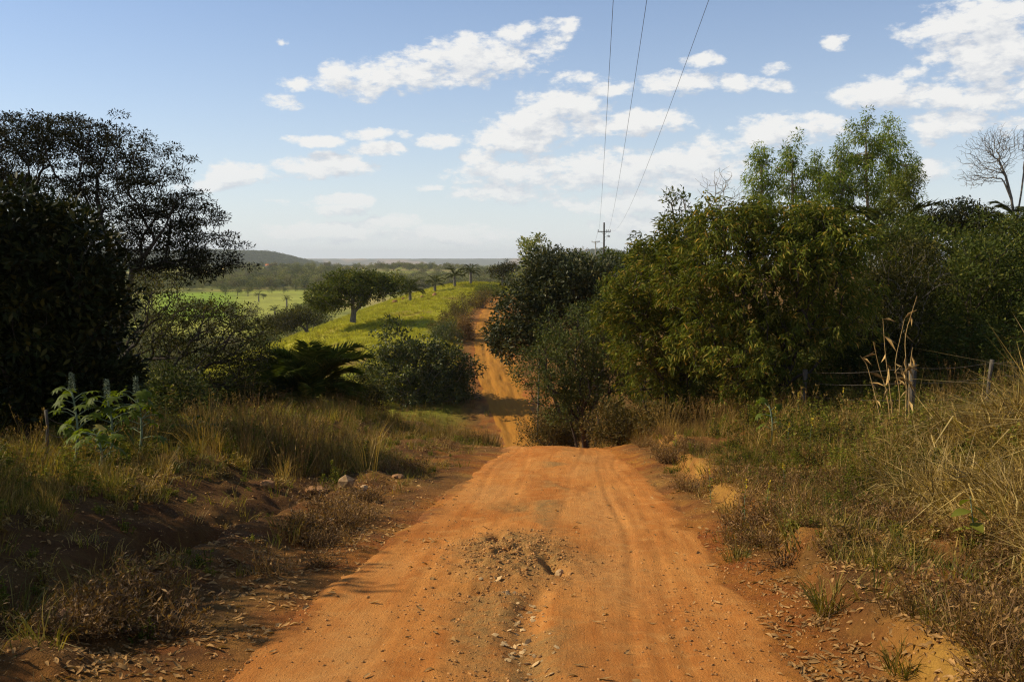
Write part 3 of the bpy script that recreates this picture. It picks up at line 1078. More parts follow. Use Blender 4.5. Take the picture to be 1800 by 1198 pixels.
def rosette_leaves(g, leaf, T, D, n, L, W, droop=.7, spread=.12):
    """drooping finger-like leaves hung round the twig ends"""
    m = len(T)
    th = g.random(m * n) * 2 * np.pi
    o = np.stack([np.cos(th), np.sin(th), np.zeros(m * n)], -1)
    P = np.repeat(T, n, 0) + ball(g, m * n) * spread
    A = o * .8 + np.repeat(D, n, 0) * .5 + np.array([0, 0, -1.0]) * (droop * g.uniform(.3, 1.5, (m * n, 1))) + g.normal(0, .2, (m * n, 3))
    leaf.leaves(P, A, L * g.uniform(.6, 1.25, m * n), W * g.uniform(.8, 1.2, m * n), up=o + np.array([0, 0, .6]) + g.normal(0, .3, (m * n, 3)), fold=.12, droop=.18, rnd=g)


def plant(name, label, cat, base, lobes, seed, ntar, nleaf, L, W, mat, bark, stems=None, stem_h=.35, nstem=1, clump=.3, style='clump',
          droop=.1, r_tip=.006, group=None, shell=.55, step=.35, wander=.12, flat=.8, expo=.46, sub=None, path_w=.45, bare=0.0, parts=('trunk', 'crown')):
    """a tree or shrub standing at base (x, y); lobes are (centre, radii) in world metres"""
    g = np.random.default_rng(seed)
    bx, by = float(base[0]), float(base[1])
    bz = gz(bx, by)
    o = np.array([bx, by, bz])
    lb = [(np.asarray(c, float) - o, np.asarray(r, float)) for c, r in lobes]
    T = lobe_points(g, lb, ntar, shell)
    T = T[T[:, 2] > .12]
    ctr = np.average([c for c, _ in lb], axis=0, weights=[np.prod(r) for _, r in lb])
    if stems is None:
        stems = []
        for i in range(nstem):
            a = g.random() * 6.28
            sp = 0 if nstem == 1 else .12 + .16 * g.random()
            b0 = np.array([math.cos(a) * sp, math.sin(a) * sp, -.25])
            lean = ctr * np.array([1, 1, 0]) * stem_h + (np.array([math.cos(a), math.sin(a), 0]) * (0 if nstem == 1 else .5 * ctr[2] * stem_h))
            top = np.array([0, 0, ctr[2] * stem_h]) + lean
            ts = np.linspace(0, 1, 6)[:, None]
            pts = b0 + (top - b0) * ts + g.normal(0, .03, (6, 3)) * ts * (1 + ctr[2] * .1)
            stems.append(pts)
    else:
        stems = [np.asarray(s, float) - o for s in stems]
    wood, D = grow(g, stems, T, r_tip=r_tip, step=step, wander=wander, expo=expo, path_w=path_w)
    leaf = Geo()
    keep = g.random(len(T)) >= bare
    T2, D2 = T[keep], D[keep]
    if style == 'clump':
        clump_leaves(g, leaf, T2, D2, nleaf, clump, L, W, droop, flat=flat)
    elif style == 'rosette':
        k3 = 3
        T3 = np.repeat(T2, k3, 0) + ball(g, len(T2) * k3) * clump
        rosette_leaves(g, leaf, T3, np.repeat(D2, k3, 0), max(1, nleaf // k3), L, W, droop)
    th = thing(name, label, cat, o, group)
    link(parts[0], wood.mesh(parts[0], bark, True), th)
    if nleaf:
        link(parts[1], leaf.mesh(parts[1], mat), th)
    return th


def lobe(px, py, rpx, rpy, d, rd=None, dd=0.0):
    """an ellipsoid at depth d whose outline spans the given pixels"""
    c = at(px, py, d + dd)
    s = (d + dd) / FPX
    return (c, (rpx * s, (rd if rd is not None else (rpx * s)), rpy * s))


def ground_at(px, d):
    x = (px - 900) / FPX * d / (math.cos(PITCH))
    x = at(px, 600, d)[0]
    return (x, d)


# ---- palms
def frond_mesh(name, g, length, droop, npair, leaf_len, mat, width=.022, lift=1.0, vee=.5):
    geo = Geo()
    t = np.linspace(0, 1, 14)
    # rachis in local x-z: rises, then arches over
    ang = lift - droop * t ** 1.3
    dx = np.cos(ang)
    dz = np.sin(ang)
    ds = length / 13
    X = np.concatenate([[0], np.cumsum((dx[:-1] + dx[1:]) / 2 * ds)])
    Z = np.concatenate([[0], np.cumsum((dz[:-1] + dz[1:]) / 2 * ds)])
    P = np.stack([X, np.zeros_like(X), Z], -1)
    geo.tube(P, np.linspace(.028, .006, 14) * length / 2.5, 4)
    s = np.linspace(.16, .99, npair)
    bp = np.stack([np.interp(s, t, X), np.zeros(npair), np.interp(s, t, Z)], -1)
    tg = unit(np.stack([np.interp(s, t, dx), np.zeros(npair), np.interp(s, t, dz)], -1))
    nrm = np.stack([-tg[:, 2], np.zeros(npair), tg[:, 0]], -1)
    ll = leaf_len * np.sin(np.pi * (.12 + .8 * s)) ** .7
    for sg in (-1, 1):
        side = np.array([[0, sg, 0]])
        A = tg * .75 + side * .9 + nrm * (vee + g.normal(0, .16, (npair, 1))) + g.normal(0, .07, (npair, 3)) + np.array([[0, 0, -.15]])
        geo.leaves(bp, A, ll * g.uniform(.85, 1.1, npair), width * length / 2.2 * np.ones(npair), up=nrm, fold=.15, droop=.12 + .2 * g.random((npair, 1)), rnd=g)
    return geo.mesh(name, mat)


FRONDS = []


def palm(label, base, seed, n, length, trunk_h, group=None, mat=None, spread=1.0, trunk_r=.16, npair=34, upright=.25, name='palm_tree', base_z=None, width=.018, leaf=.24):
    g = np.random.default_rng(seed)
    x, y = base
    th = thing(name, label, 'palm', (x, y, gz(x, y) if base_z is None else base_z), group, rz=g.random() * 6.28)
    tk = Geo()
    m = 9
    zz = np.linspace(-.3, max(trunk_h, .15), m)
    rr = trunk_r * (1 + .12 * np.where(np.arange(m) % 2, 1, -.4)) * np.linspace(1.15, 1.0, m)
    tk.tube(np.stack([.05 * np.sin(zz), 0 * zz, zz], -1), rr, 8, cap=True)
    link('trunk', tk.mesh('trunk', M['bark_grey'], True), th)
    fam = [frond_mesh('frond', g, length * s, dr, npair, length * leaf, mat or M['leaf_palm'], width=width, lift=li) for s, dr, li in
           ((1.0, 1.5 * spread, 1.35), (.95, 1.7 * spread, 1.05), (.9, 1.6 * spread, .75), (.82, 1.3 * spread, .4))]
    for i in range(n):
        q = i / max(1, n - 1)
        kk = min(3, int(q ** (1 + upright) * 4))
        o = link('frond', fam[kk], th, (0, 0, max(trunk_h, .15) - .12 * q * min(1, trunk_h)))
        o.rotation_euler = (g.normal(0, .08), g.normal(0, .12), i * 2.39996 + g.normal(0, .15))
        s = g.uniform(.85, 1.1)
        o.scale = (s, s, s)
    return th


# ------------------------------------------------------------------ trees on the left
# tall umbrella-crowned tree behind the dark one
d = 32
b = ground_at(185, d)
o_ = at(185, 690, d)
fork = at(190, 560, d)
plant('umbrella_tree', 'tall fine-leaved tree with a spreading umbrella crown, dark against the sky at left', 'tree', b, [
    lobe(40, 290, 150, 80, d, 2.6), lobe(150, 250, 110, 45, d, 2.2), lobe(60, 240, 130, 38, d, 2.4), lobe(255, 290, 75, 45, d, 1.8), lobe(285, 345, 80, 45, d, 1.9),
    lobe(325, 385, 70, 35, d, 1.6), lobe(345, 425, 72, 28, d, 1.5), lobe(365, 458, 60, 16, d, 1.3), lobe(150, 350, 120, 50, d, 2.2), lobe(240, 405, 80, 40, d, 1.6), lobe(-90, 330, 140, 90, d, 2.6),
    lobe(300, 470, 100, 24, d, 1.5), lobe(260, 440, 80, 34, d, 1.5), lobe(350, 470, 80, 18, d, 1.3)],
    101, 1150, 76, .105, .042, M['leaf_big'], M['bark_dark'],
    stems=[[at(185, 760, d), at(188, 680, d), at(180, 620, d), at(150, 560, d), at(110, 500, d), at(70, 430, d), at(30, 370, d)],
           [at(188, 680, d), at(205, 610, d + .3), at(225, 540, d + .3), at(200, 470, d - .3), at(180, 400, d - .2), at(170, 340, d)],
           [at(205, 610, d + .3), at(225, 530, d), at(235, 470, d - .4), at(265, 435, d - .6), at(290, 400, d - .6)],
           [at(225, 530, d), at(232, 478, d + .5), at(280, 465, d + .4), at(330, 455, d + .3)]],
    clump=.36, r_tip=.007, shell=.62, step=.3, wander=.13, flat=.38, path_w=.3, bare=.15)

# near dark dense tree on the left edge
d = 17.5
plant('broadleaf_tree', 'dense dark broad-leaved tree filling the left edge of the view', 'tree', ground_at(70, d), [
    lobe(20, 400, 110, 70, d, 1.2), lobe(110, 430, 85, 65, d, 1.1), lobe(60, 520, 150, 90, d, 1.3), lobe(150, 540, 70, 100, d, 1.0), lobe(130, 620, 95, 70, d, 1.0), lobe(30, 620, 120, 90, d, 1.1),
    lobe(-110, 480, 130, 130, d, 1.5), lobe(-110, 620, 130, 100, d, 1.3), lobe(170, 680, 80, 55, d, .9), lobe(60, 690, 120, 60, d, .9)],
    102, 950, 42, .17, .075, M['leaf_mango'], M['bark_dark'], nstem=3, stem_h=.5, clump=.26, shell=.6, step=.25)

# low spreading tree to the right of it
d = 27
plant('spreading_tree', 'low wide tree with bare crooked limbs reaching right, below the umbrella crown', 'tree', ground_at(215, d), [
    lobe(280, 560, 80, 40, d, 1.6), lobe(370, 550, 80, 30, d, 1.5), lobe(430, 575, 62, 28, d, 1.3), lobe(340, 610, 110, 40, d, 1.5), lobe(430, 625, 60, 30, d, 1.2),
    lobe(270, 510, 50, 30, d, 1.3), lobe(300, 665, 80, 32, d, 1.2), lobe(400, 680, 80, 25, d, 1.2)],
    103, 560, 26, .09, .038, M['leaf_low'], M['bark_dark'],
    stems=[[at(200, 760, d), at(205, 690, d), at(215, 640, d), at(260, 632, d), at(320, 628, d), at(375, 600, d)],
           [at(215, 640, d), at(225, 600, d + .3), at(250, 570, d + .3), at(285, 545, d + .4)],
           [at(205, 690, d), at(260, 690, d - .3), at(320, 675, d - .4)]],
    clump=.27, shell=.5, step=.25, wander=.16, flat=.6, r_tip=.007)

# the trees go on past the left edge of the view and shade the verge
for k, (x, y, h, sd, lab) in enumerate([(-10.8, 8.6, 6.0, 111, 'leafy tree past the left edge, nearest the camera'), (-13.0, 4.6, 6.0, 112, 'tall leafy tree past the left edge beside the camera')]):
    z0 = gz(x, y)
    plant('broadleaf_tree', lab, 'tree', (x, y), [((x, y, z0 + h * .6), (2.6, 2.9, h * .34)), ((x + .6, y + 1.8, z0 + h * .7), (1.9, 2.0, h * .3)), ((x - .4, y - 1.9, z0 + h * .62), (1.9, 2.1, h * .34))],
          sd, 520, 32, .2, .09, M['leaf_mango'], M['bark_dark'], clump=.38, stem_h=.5, step=.4)

# bushes that close the gap below the spreading tree
for k, (px, py, w, h, dd, lab) in enumerate([(265, 690, 80, 55, 24, 'dark bush at the foot of the spreading tree'), (390, 690, 75, 45, 29, 'low dark bush between the spreading tree and the palm'), (455, 655, 62, 62, 34, 'dark bush just left of the stemless palm'), (625, 690, 40, 40, 40, 'low bush between the stemless palm and the leafy shrub'), (330, 655, 60, 38, 36, 'shaded bush behind the spreading limbs')]):
    bx, by = ground_at(px, dd)
    z0 = gz(bx, by)
    s = dd / FPX
    zt = at(px, py - h, dd)[2]
    hh = max(.5, zt - z0)
    plant('bush', lab, 'shrub', (bx, by), [((bx, by, z0 + hh * .55), (w * s, w * s, hh * .45)), ((bx + w * s * .5, by + .4, z0 + hh * .4), (w * s * .7, w * s * .8, hh * .36)), ((bx - w * s * .6, by, z0 + hh * .42), (w * s * .6, w * s * .8, hh * .36))],
          140 + k, 300, 36, .10, .045, M['leaf_low' if k % 2 else 'leaf_round'], M['bark_dark'], nstem=5, clump=.27, step=.3, group='shaded bushes on the left')

# low palm beside the spreading tree
p = ground_at(545, 30)
pb = palm('dark stemless palm with long feathery fronds between the spreading tree and the leafy shrub', p, 121, 32, 2.25, .45, spread=.85, npair=64, upright=1.0, width=.012, leaf=.30, mat=M['leaf_palm_near'])
p2 = ground_at(500, 31)
palm('smaller feathery palm tucked behind the stemless palm, beside the spreading tree', p2, 122, 24, 1.8, .4, spread=.9, npair=54, upright=.8, width=.012, leaf=.30, mat=M['leaf_palm_near'])

# leafy many-stemmed shrub left of the far road
d = 70
plant('leafy_shrub', 'big round many-stemmed green shrub left of the sunken road', 'shrub', ground_at(735, d), [
    lobe(735, 660, 95, 56, d, 3.0), lobe(695, 612, 48, 30, d, 1.8), lobe(785, 652, 52, 54, d, 2.4), lobe(745, 622, 50, 28, d, 1.8), lobe(720, 705, 88, 40, d, 2.6), lobe(690, 665, 55, 42, d, 2.0), lobe(802, 690, 38, 40, d, 2.0),
    lobe(690, 580, 24, 26, d, .7)],
    131, 700, 34, .24, .12, M['leaf_shrub'], M['bark_pale'], nstem=9, stem_h=.55, clump=.36, r_tip=.008, shell=.6, step=.4)

# ------------------------------------------------------------------ trees on the right
d = 24
plant('drooping_leaf_tree', 'broad bushy tree with drooping olive and yellowing leaves, largest on the right of the road', 'tree', ground_at(1345, d), [
    lobe(1330, 440, 140, 75, d, 2.0), lobe(1430, 520, 100, 95, d, 1.9), lobe(1300, 590, 130, 70, d, 1.9), lobe(1400, 405, 90, 52, d, 1.6), lobe(1270, 400, 60, 40, d, 1.3),
    lobe(1470, 430, 60, 55, d, 1.5), lobe(1350, 670, 90, 40, d, 1.4), lobe(1240, 500, 80, 60, d, 1.6), lobe(1340, 375, 40, 24, d, .8), lobe(1440, 375, 34, 22, d, .8)],
    201, 1150, 36, .17, .042, M['leaf_long'], M['bark_dark'], nstem=4, stem_h=.45, clump=.24, style='rosette', droop=.75, shell=.62, step=.3, r_tip=.006)
d = 26.5
plant('drooping_leaf_tree', 'greener drooping-leaved tree at the left side of the largest one, nearer the road bend', 'tree', ground_at(1165, d), [
    lobe(1150, 500, 75, 60, d, 1.6), lobe(1200, 420, 55, 45, d, 1.3), lobe(1130, 590, 80, 70, d, 1.7), lobe(1195, 660, 95, 50, d, 1.5), lobe(1090, 535, 45, 45, d, 1.2), lobe(1150, 440, 45, 34, d, 1.1), lobe(1220, 560, 70, 60, d, 1.5)],
    211, 680, 36, .16, .045, M['leaf_long_green'], M['bark_dark'], nstem=4, stem_h=.45, clump=.25, style='rosette', droop=.6, shell=.6, step=.3, r_tip=.006)

d = 33
plant('round_bush', 'dark green rounded bush right of the sunken road', 'shrub', ground_at(1030, d), [
    lobe(1025, 600, 95, 70, d, 1.8), lobe(1075, 560, 50, 50, d, 1.5), lobe(980, 650, 80, 60, d, 1.5), lobe(1060, 660, 70, 65, d, 1.5), lobe(1000, 700, 70, 40, d, 1.2)],
    202, 620, 44, .10, .045, M['leaf_round'], M['bark_dark'], nstem=6, stem_h=.5, clump=.25, shell=.65, step=.3)

d = 43
plant('glossy_tree', 'dark glossy-leaved tree leaning out over the right edge of the sunken road', 'tree', ground_at(1020, d), [
    lobe(960, 560, 90, 60, d, 2.2), lobe(912, 595, 50, 38, d, 1.6), lobe(1000, 500, 75, 55, d, 2.0), lobe(960, 470, 45, 35, d, 1.4), lobe(884, 590, 28, 30, d, 1.2), lobe(940, 520, 60, 40, d, 1.7), lobe(1060, 490, 60, 45, d, 1.8)],
    203, 680, 40, .18, .085, M['leaf_gloss'], M['bark_dark'], nstem=3, stem_h=.5, clump=.34, shell=.6, step=.35)

d = 60
plant('pale_tree', 'slim tree with a small pale green top above the glossy tree', 'tree', ground_at(945, d), [
    lobe(938, 432, 30, 17, d, .9), lobe(945, 470, 32, 30, d, 1.1), lobe(955, 520, 36, 40, d, 1.3)],
    204, 150, 36, .2, .09, M['leaf_pale'], M['bark_grey'], stem_h=.7, clump=.30, shell=.6)

d = 52
plant('dark_canopy_tree', 'dark leafy tree top below the power poles, behind the glossy tree', 'tree', ground_at(1060, d), [
    lobe(1045, 480, 60, 34, d, 2.0), lobe(1100, 470, 50, 34, d, 1.8), lobe(1000, 475, 40, 32, d, 1.5), lobe(1060, 540, 70, 50, d, 2.0), lobe(1130, 460, 34, 28, d, 1.4)],
    205, 420, 38, .19, .085, M['leaf_dark'], M['bark_dark'], nstem=2, stem_h=.6, clump=.36, shell=.6, step=.4)

d = 28
plant('thicket_tree', 'dark green thicket tree behind the wire fence post at right', 'tree', ground_at(1690, d), [
    lobe(1690, 540, 110, 90, d, 2.2), lobe(1780, 520, 90, 90, d, 2.0), lobe(1620, 580, 75, 75, d, 1.8), lobe(1840, 560, 80, 110, d, 2.0), lobe(1740, 470, 80, 50, d, 1.8)],
    206, 780, 40, .12, .055, M['leaf_dark'], M['bark_dark'], nstem=4, stem_h=.5, clump=.3, shell=.6, step=.35)
d = 26
plant('thicket_tree', 'dull olive thicket between the drooping tree and the fence', 'tree', ground_at(1560, d), [
    lobe(1555, 540, 70, 80, d, 1.7), lobe(1600, 480, 70, 60, d, 1.6), lobe(1540, 620, 70, 50, d, 1.3), lobe(1620, 640, 60, 45, d, 1.3)],
    207, 520, 40, .095, .04, M['leaf_low'], M['bark_grey'], nstem=4, stem_h=.5, clump=.28, shell=.55, step=.3)
d = 34
plant('thicket_tree', 'green thicket tree under the dark rounded treetop at far right', 'tree', ground_at(1640, d), [
    lobe(1640, 450, 100, 60, d, 2.2), lobe(1740, 430, 80, 50, d, 2.0), lobe(1550, 430, 75, 60, d, 1.8), lobe(1820, 420, 70, 55, d, 2.0), lobe(1600, 520, 110, 60, d, 2.0), lobe(1760, 520, 110, 60, d, 2.0)],
    208, 760, 36, .14, .06, M['leaf_dark'], M['bark_dark'], nstem=3, stem_h=.6, clump=.36, shell=.6, step=.4)
d = 46
plant('rounded_tree', 'dark rounded treetop on the skyline beside the bare tree', 'tree', ground_at(1700, d), [
    lobe(1690, 385, 55, 30, d, 1.8), lobe(1640, 395, 40, 26, d, 1.5), lobe(1730, 400, 45, 28, d, 1.5)],
    209, 260, 36, .16, .07, M['leaf_mango'], M['bark_dark'], nstem=2, stem_h=.7, clump=.33, shell=.6, step=.45)

# eucalypts on the skyline
d = 66
EUC = [(1338, 245, 26, 0, 'leftmost slender eucalypt on the right-hand skyline'), (1392, 238, 30, 1, 'eucalypt with pointed top, second from the left of the skyline row'),
       (1440, 262, 22, 2, 'short dark-topped eucalypt in the middle of the skyline row'), (1478, 250, 24, 3, 'thin open eucalypt left of the tallest one'),
       (1522, 190, 44, 4, 'tallest eucalypt, rising above the whole skyline'), (1565, 205, 40, 5, 'broad eucalypt at the right end of the skyline row')]
for px, top, w, k, lab in EUC:
    dd = d + (k % 3) * 2.0
    bx, by = ground_at(px + 4, dd)
    z0 = gz(bx, by)
    lo = [lobe(px, top + 26, w * .55, 26, dd), lobe(px - w * .25, top + 60, w * .8, 30, dd), lobe(px + w * .35, top + 85, w * .85, 34, dd), lobe(px - w * .2, top + 120, w * .9, 32, dd)]
    if k >= 4:
        lo += [lobe(px + (w * .6 if k == 5 else -w * .7), top + 95, w * .7, 40, dd), lobe(px + (w * .5 if k == 5 else 0), top + 150, w * .9, 36, dd)]
    plant('eucalypt_tree', lab, 'tree', (bx, by), lo, 220 + k, 62 if k < 4 else 100, 70, .27, .07, M['leaf_euc'], M['bark_euc'],
          stems=[[(bx, by, z0 - .4), (bx, by, z0 + 3), at(px + 3, top + 170, dd), at(px + 1, top + 110, dd), at(px, top + 50, dd)]],
          clump=.46, style='clump', droop=.7, shell=.75, step=.5, r_tip=.012, path_w=.25, flat=.9, group='eucalypts on the right-hand skyline')
bx, by = ground_at(1590, 60)
plant('young_tree', 'small open tree at the right foot of the eucalypts', 'tree', (bx, by), [lobe(1590, 330, 34, 26, 60), lobe(1575, 370, 40, 26, 60)], 231, 150, 30, .2, .07, M['leaf_hill'], M['bark_grey'],
      stem_h=.7, clump=.36, step=.5)

# leafless trees
def bare_tree(label, px, d, lobes, seed, stems, ntar=420, mat='bark_grey', name='bare_tree', r_tip=.007, bare=1.0, nleaf=0):
    return plant(name, label, 'tree', ground_at(px, d), lobes, seed, ntar, nleaf, .16, .06, M['leaf_brown'], M[mat], stems=stems, shell=.35, step=.3, wander=.2, r_tip=r_tip, path_w=.25, bare=bare, expo=.36, clump=.2)


d = 48
bare_tree('leafless grey tree with fine branching twigs near the right edge', 1790, d,
          [lobe(1742, 272, 54, 48, d, 1.3), lobe(1716, 312, 34, 20, d, 1.0), lobe(1762, 245, 44, 24, d, 1.1), lobe(1825, 250, 36, 36, d, 1.1)], 241,
          [[at(1790, 470, d), at(1785, 400, d), at(1778, 350, d), at(1765, 320, d)], [at(1785, 400, d), at(1795, 340, d), at(1800, 300, d), at(1805, 270, d)], [at(1778, 350, d), at(1768, 310, d), at(1755, 280, d)]], 2000, r_tip=.0045)
d = 29
bare_tree('bare whitish twigs sticking out above the drooping tree', 1262, d, [lobe(1265, 325, 46, 34, d, .8), lobe(1290, 350, 26, 30, d, .6)], 242,
          [[at(1270, 560, d), at(1268, 450, d), at(1265, 390, d)]], 170, 'bark_pale', r_tip=.0035)
d = 27
plant('sparse_tree', 'thin twiggy tree with few leaves at the left shoulder of the drooping tree', 'tree', ground_at(1205, d), [lobe(1200, 385, 34, 40, d, .8), lobe(1190, 345, 22, 16, d, .5), lobe(1215, 430, 30, 30, d, .7)],
      243, 150, 7, .12, .05, M['leaf_dark'], M['bark_grey'], stem_h=.7, clump=.16, step=.25, wander=.2, r_tip=.007)
d = 120
bare_tree('pale leafless tree on the skyline left of the power poles', 1018, d, [lobe(1018, 440, 26, 9, d, 1.2)], 244, [[at(1018, 500, d), at(1018, 470, d), at(1018, 455, d)]], 90, 'bark_pale', r_tip=.016)

# palms on the right
palm('green palm crown rising from the thicket right of the drooping tree', ground_at(1560, 38), 251, 20, 2.7, 4.2, spread=1.05, npair=40)
palm('palm at the right edge in front of the bare tree', ground_at(1785, 42), 252, 16, 2.0, 4.1, spread=1.1, npair=40)
palm('palm with ragged fronds right of the rounded treetop', ground_at(1735, 40), 253, 14, 1.8, 3.0, spread=1.15, npair=36)
palm('small palm crown behind the taller power pole', ground_at(1066, 135), 254, 18, 2.2, 3.6, spread=1.0, npair=30)
palm('light green palm top right of the power poles', ground_at(1128, 75), 255, 14, 1.9, 4.6, spread=1.0, npair=30, mat=M['leaf_euc'])

# ------------------------------------------------------------------ the pasture hill
d = 108
plant('hill_tree', 'lone wide-crowned tree standing on the yellow-green pasture hill', 'tree', ground_at(622, d), [
    lobe(600, 515, 54, 26, d, 3.2), lobe(640, 502, 56, 22, d, 3.2), lobe(674, 502, 38, 18, d, 2.6), lobe(566, 525, 28, 22, d, 2.2), lobe(620, 488, 50, 12, d, 2.6)],
    301, 520, 40, .30, .14, M['leaf_hill'], M['bark_grey'],
    stems=[[at(620, 566, d), at(622, 548, d), at(620, 536, d)], [at(622, 548, d), at(634, 535, d), at(645, 525, d)]], clump=.55, shell=.6, step=.5, r_tip=.016, flat=.7)

PALMS = [(722, 150, 3.2, 1.5, 'biggest of the palms along the crest of the pasture hill, beside the lone tree', 20), (765, 165, 2.3, 1.2, 'palm on the hill crest, second from the lone tree', 16),
         (800, 168, 2.5, 1.6, 'palm on the hill crest, third from the lone tree', 17), (828, 170, 2.3, 1.9, 'palm on the hill crest nearest the road', 16)]
for i, (px, dd, ln, h, lab, nf) in enumerate(PALMS):
    palm(lab, ground_at(px, dd), 310 + i, nf, ln, h, group='palms on the hill crest', npair=26, spread=1.0, trunk_r=.2)

plant('spreading_bush', 'wide flat-topped bush behind the left foot of the pasture hill', 'shrub', ground_at(545, 135), [lobe(530, 556, 40, 16, 135), lobe(490, 568, 30, 14, 135)],
      321, 240, 30, .32, .12, M['leaf_low'], M['bark_grey'], nstem=4, clump=.6, step=.6, r_tip=.014)

# scrub along the left bank of the far road
SCR = [(848, 130, 22, 20, 'leaf_brown', 'dry brown shrub on the road bank at the top of the far slope'), (815, 114, 26, 26, 'leaf_brown', 'tall rusty shrub on the left bank of the far road'),
       (795, 100, 34, 24, 'leaf_brown', 'dry brush at the foot of the pasture, left of the far road'), (818, 96, 16, 26, 'grass_rust', 'rust-brown brush leaning over the far road from the left'),
       (785, 94, 26, 18, 'leaf_shrub', 'low greenish bush at the pasture edge above the leafy shrub'), (862, 158, 22, 13, 'leaf_hill', 'bright green bush at the road crest on the hill'),
       (905, 178, 26, 16, 'leaf_low', 'small brownish tree on the skyline just left of the slim pale tree')]
for i, (px, dd, w, h, mt, lab) in enumerate(SCR):
    bx, by = ground_at(px, dd)
    z0 = gz(bx, by)
    s = dd / FPX
    plant('shrub', lab, 'shrub', (bx, by), [((bx, by, z0 + h * s * .75), (w * s, w * s * 1.3, h * s)), ((bx - w * s * .5, by + 1, z0 + h * s * .5), (w * s * .8, w * s, h * s * .7))],
          330 + i, 170, 30, .20, .06, M[mt], M['bark_grey'], nstem=5, clump=.45, step=.45, r_tip=.008, group='shrubs on the left bank of the far road')
bx, by = ground_at(882, 172)
plant('crest_tree', 'small olive tree at the far road crest under the skyline', 'tree', (bx, by), [lobe(880, 478, 22, 12, 172), lobe(895, 470, 18, 10, 172)], 341, 110, 30, .3, .12, M['leaf_low'], M['bark_grey'], clump=.5, step=.6, r_tip=.014)

# low bushes on the banks of the sunken road
BANK = [(960, 36, 50, 42, 'leaf_brown', .09, 'dry brown bush low on the right bank where the road dips'), (1085, 27, 60, 42, 'leaf_brown', .09, 'low olive bush at the left foot of the drooping tree'),
        (1180, 25, 60, 34, 'leaf_brown', .09, 'low brownish bush under the drooping tree'), (905, 60, 34, 40, 'leaf_round', .14, 'dark bush overhanging the right bank of the sunken road')]
for i, (px, dd, w, h, mt, ll, lab) in enumerate(BANK):
    bx, by = ground_at(px, dd)
    if px == 905:
        bx += 3.2
    z0 = gz(bx, by)
    s = dd / FPX
    plant('bush', lab, 'shrub', (bx, by), [((bx, by, z0 + h * s * .8), (w * s, w * s, h * s)), ((bx + w * s * .6, by + .4, z0 + h * s * .6), (w * s * .7, w * s, h * s * .7))],
          350 + i, 260, 34, ll, ll * .42, M[mt], M['bark_dark'], nstem=6, clump=.22, step=.25, group='low bushes on the right bank')

# ------------------------------------------------------------------ scattering on the ground
def foot(px, py, h=0.0, dmin=3.0, dmax=240.0):
    """where the ray through a pixel, taken h metres above the ground, meets the ground"""
    ds = np.exp(np.linspace(math.log(dmin), math.log(dmax), 900))
    r = ray(px, py)
    P = np.array([0, 0, EYE]) + r[None] * (ds / r[1])[:, None]
    diff = P[:, 2] - h - surf(P[:, 0], P[:, 1])
    k = np.argmax(diff < 0)
    if not (diff < 0).any():
        k = len(ds) - 1
    return float(P[k, 0]), float(P[k, 1])


HOLD = {}


def scatter(name, label, cat, P, sources, scale, rz, tilt=None, kind='stuff', group=None):
    """one stuff object: the given source meshes set on points by a small node group"""
    n = len(P)
    g = np.random.default_rng(n + len(name))
    key = name + '_kinds'
    col = bpy.data.collections.new(key)
    for i, me in enumerate(sources):
        col.objects.link(bpy.data.objects.new('%s_%02d' % (key, i), me))
    me = bpy.data.meshes.new(name)
    me.vertices.add(n)
    me.vertices.foreach_set('co', np.asarray(P, np.float32).ravel())
    rot = np.zeros((n, 3), np.float32)
    rot[:, 2] = rz
    if tilt is not None:
        rot[:, :2] = tilt
    a = me.attributes.new('rot', 'FLOAT_VECTOR', 'POINT')
    a.data.foreach_set('vector', rot.ravel())
    a = me.attributes.new('scl', 'FLOAT', 'POINT')
    a.data.foreach_set('value', np.asarray(scale, np.float32))
    a = me.attributes.new('idx', 'INT', 'POINT')
    a.data.foreach_set('value', g.integers(0, len(sources), n).astype(np.int32))
    o = link(name, me)
    tag(o, label, cat, group, kind)
    t = bpy.data.node_groups.new(name, 'GeometryNodeTree')
    t.interface.new_socket('Geometry', in_out='INPUT', socket_type='NodeSocketGeometry')
    t.interface.new_socket('Geometry', in_out='OUTPUT', socket_type='NodeSocketGeometry')
    N = t.nodes
    gi, go = N.new('NodeGroupInput'), N.new('NodeGroupOutput')
    ci = N.new('GeometryNodeCollectionInfo')
    ci.inputs['Collection'].default_value = col
    ci.inputs['Separate Children'].default_value = True
    ci.inputs['Reset Children'].default_value = True
    ip = N.new('GeometryNodeInstanceOnPoints')
    ip.inputs['Pick Instance'].default_value = True
    for nm, ty, so in (('rot', 'FLOAT_VECTOR', 'Rotation'), ('scl', 'FLOAT', 'Scale'), ('idx', 'INT', 'Instance Index')):
        na = N.new('GeometryNodeInputNamedAttribute')
        na.data_type = ty
        na.inputs['Name'].default_value = nm
        t.links.new(na.outputs['Attribute'], ip.inputs[so])
    t.links.new(gi.outputs[0], ip.inputs['Points'])
    t.links.new(ci.outputs[0], ip.inputs['Instance'])
    t.links.new(ip.outputs[0], go.inputs[0])
    md = o.modifiers.new('scatter', 'NODES')
    md.node_group = t
    return o


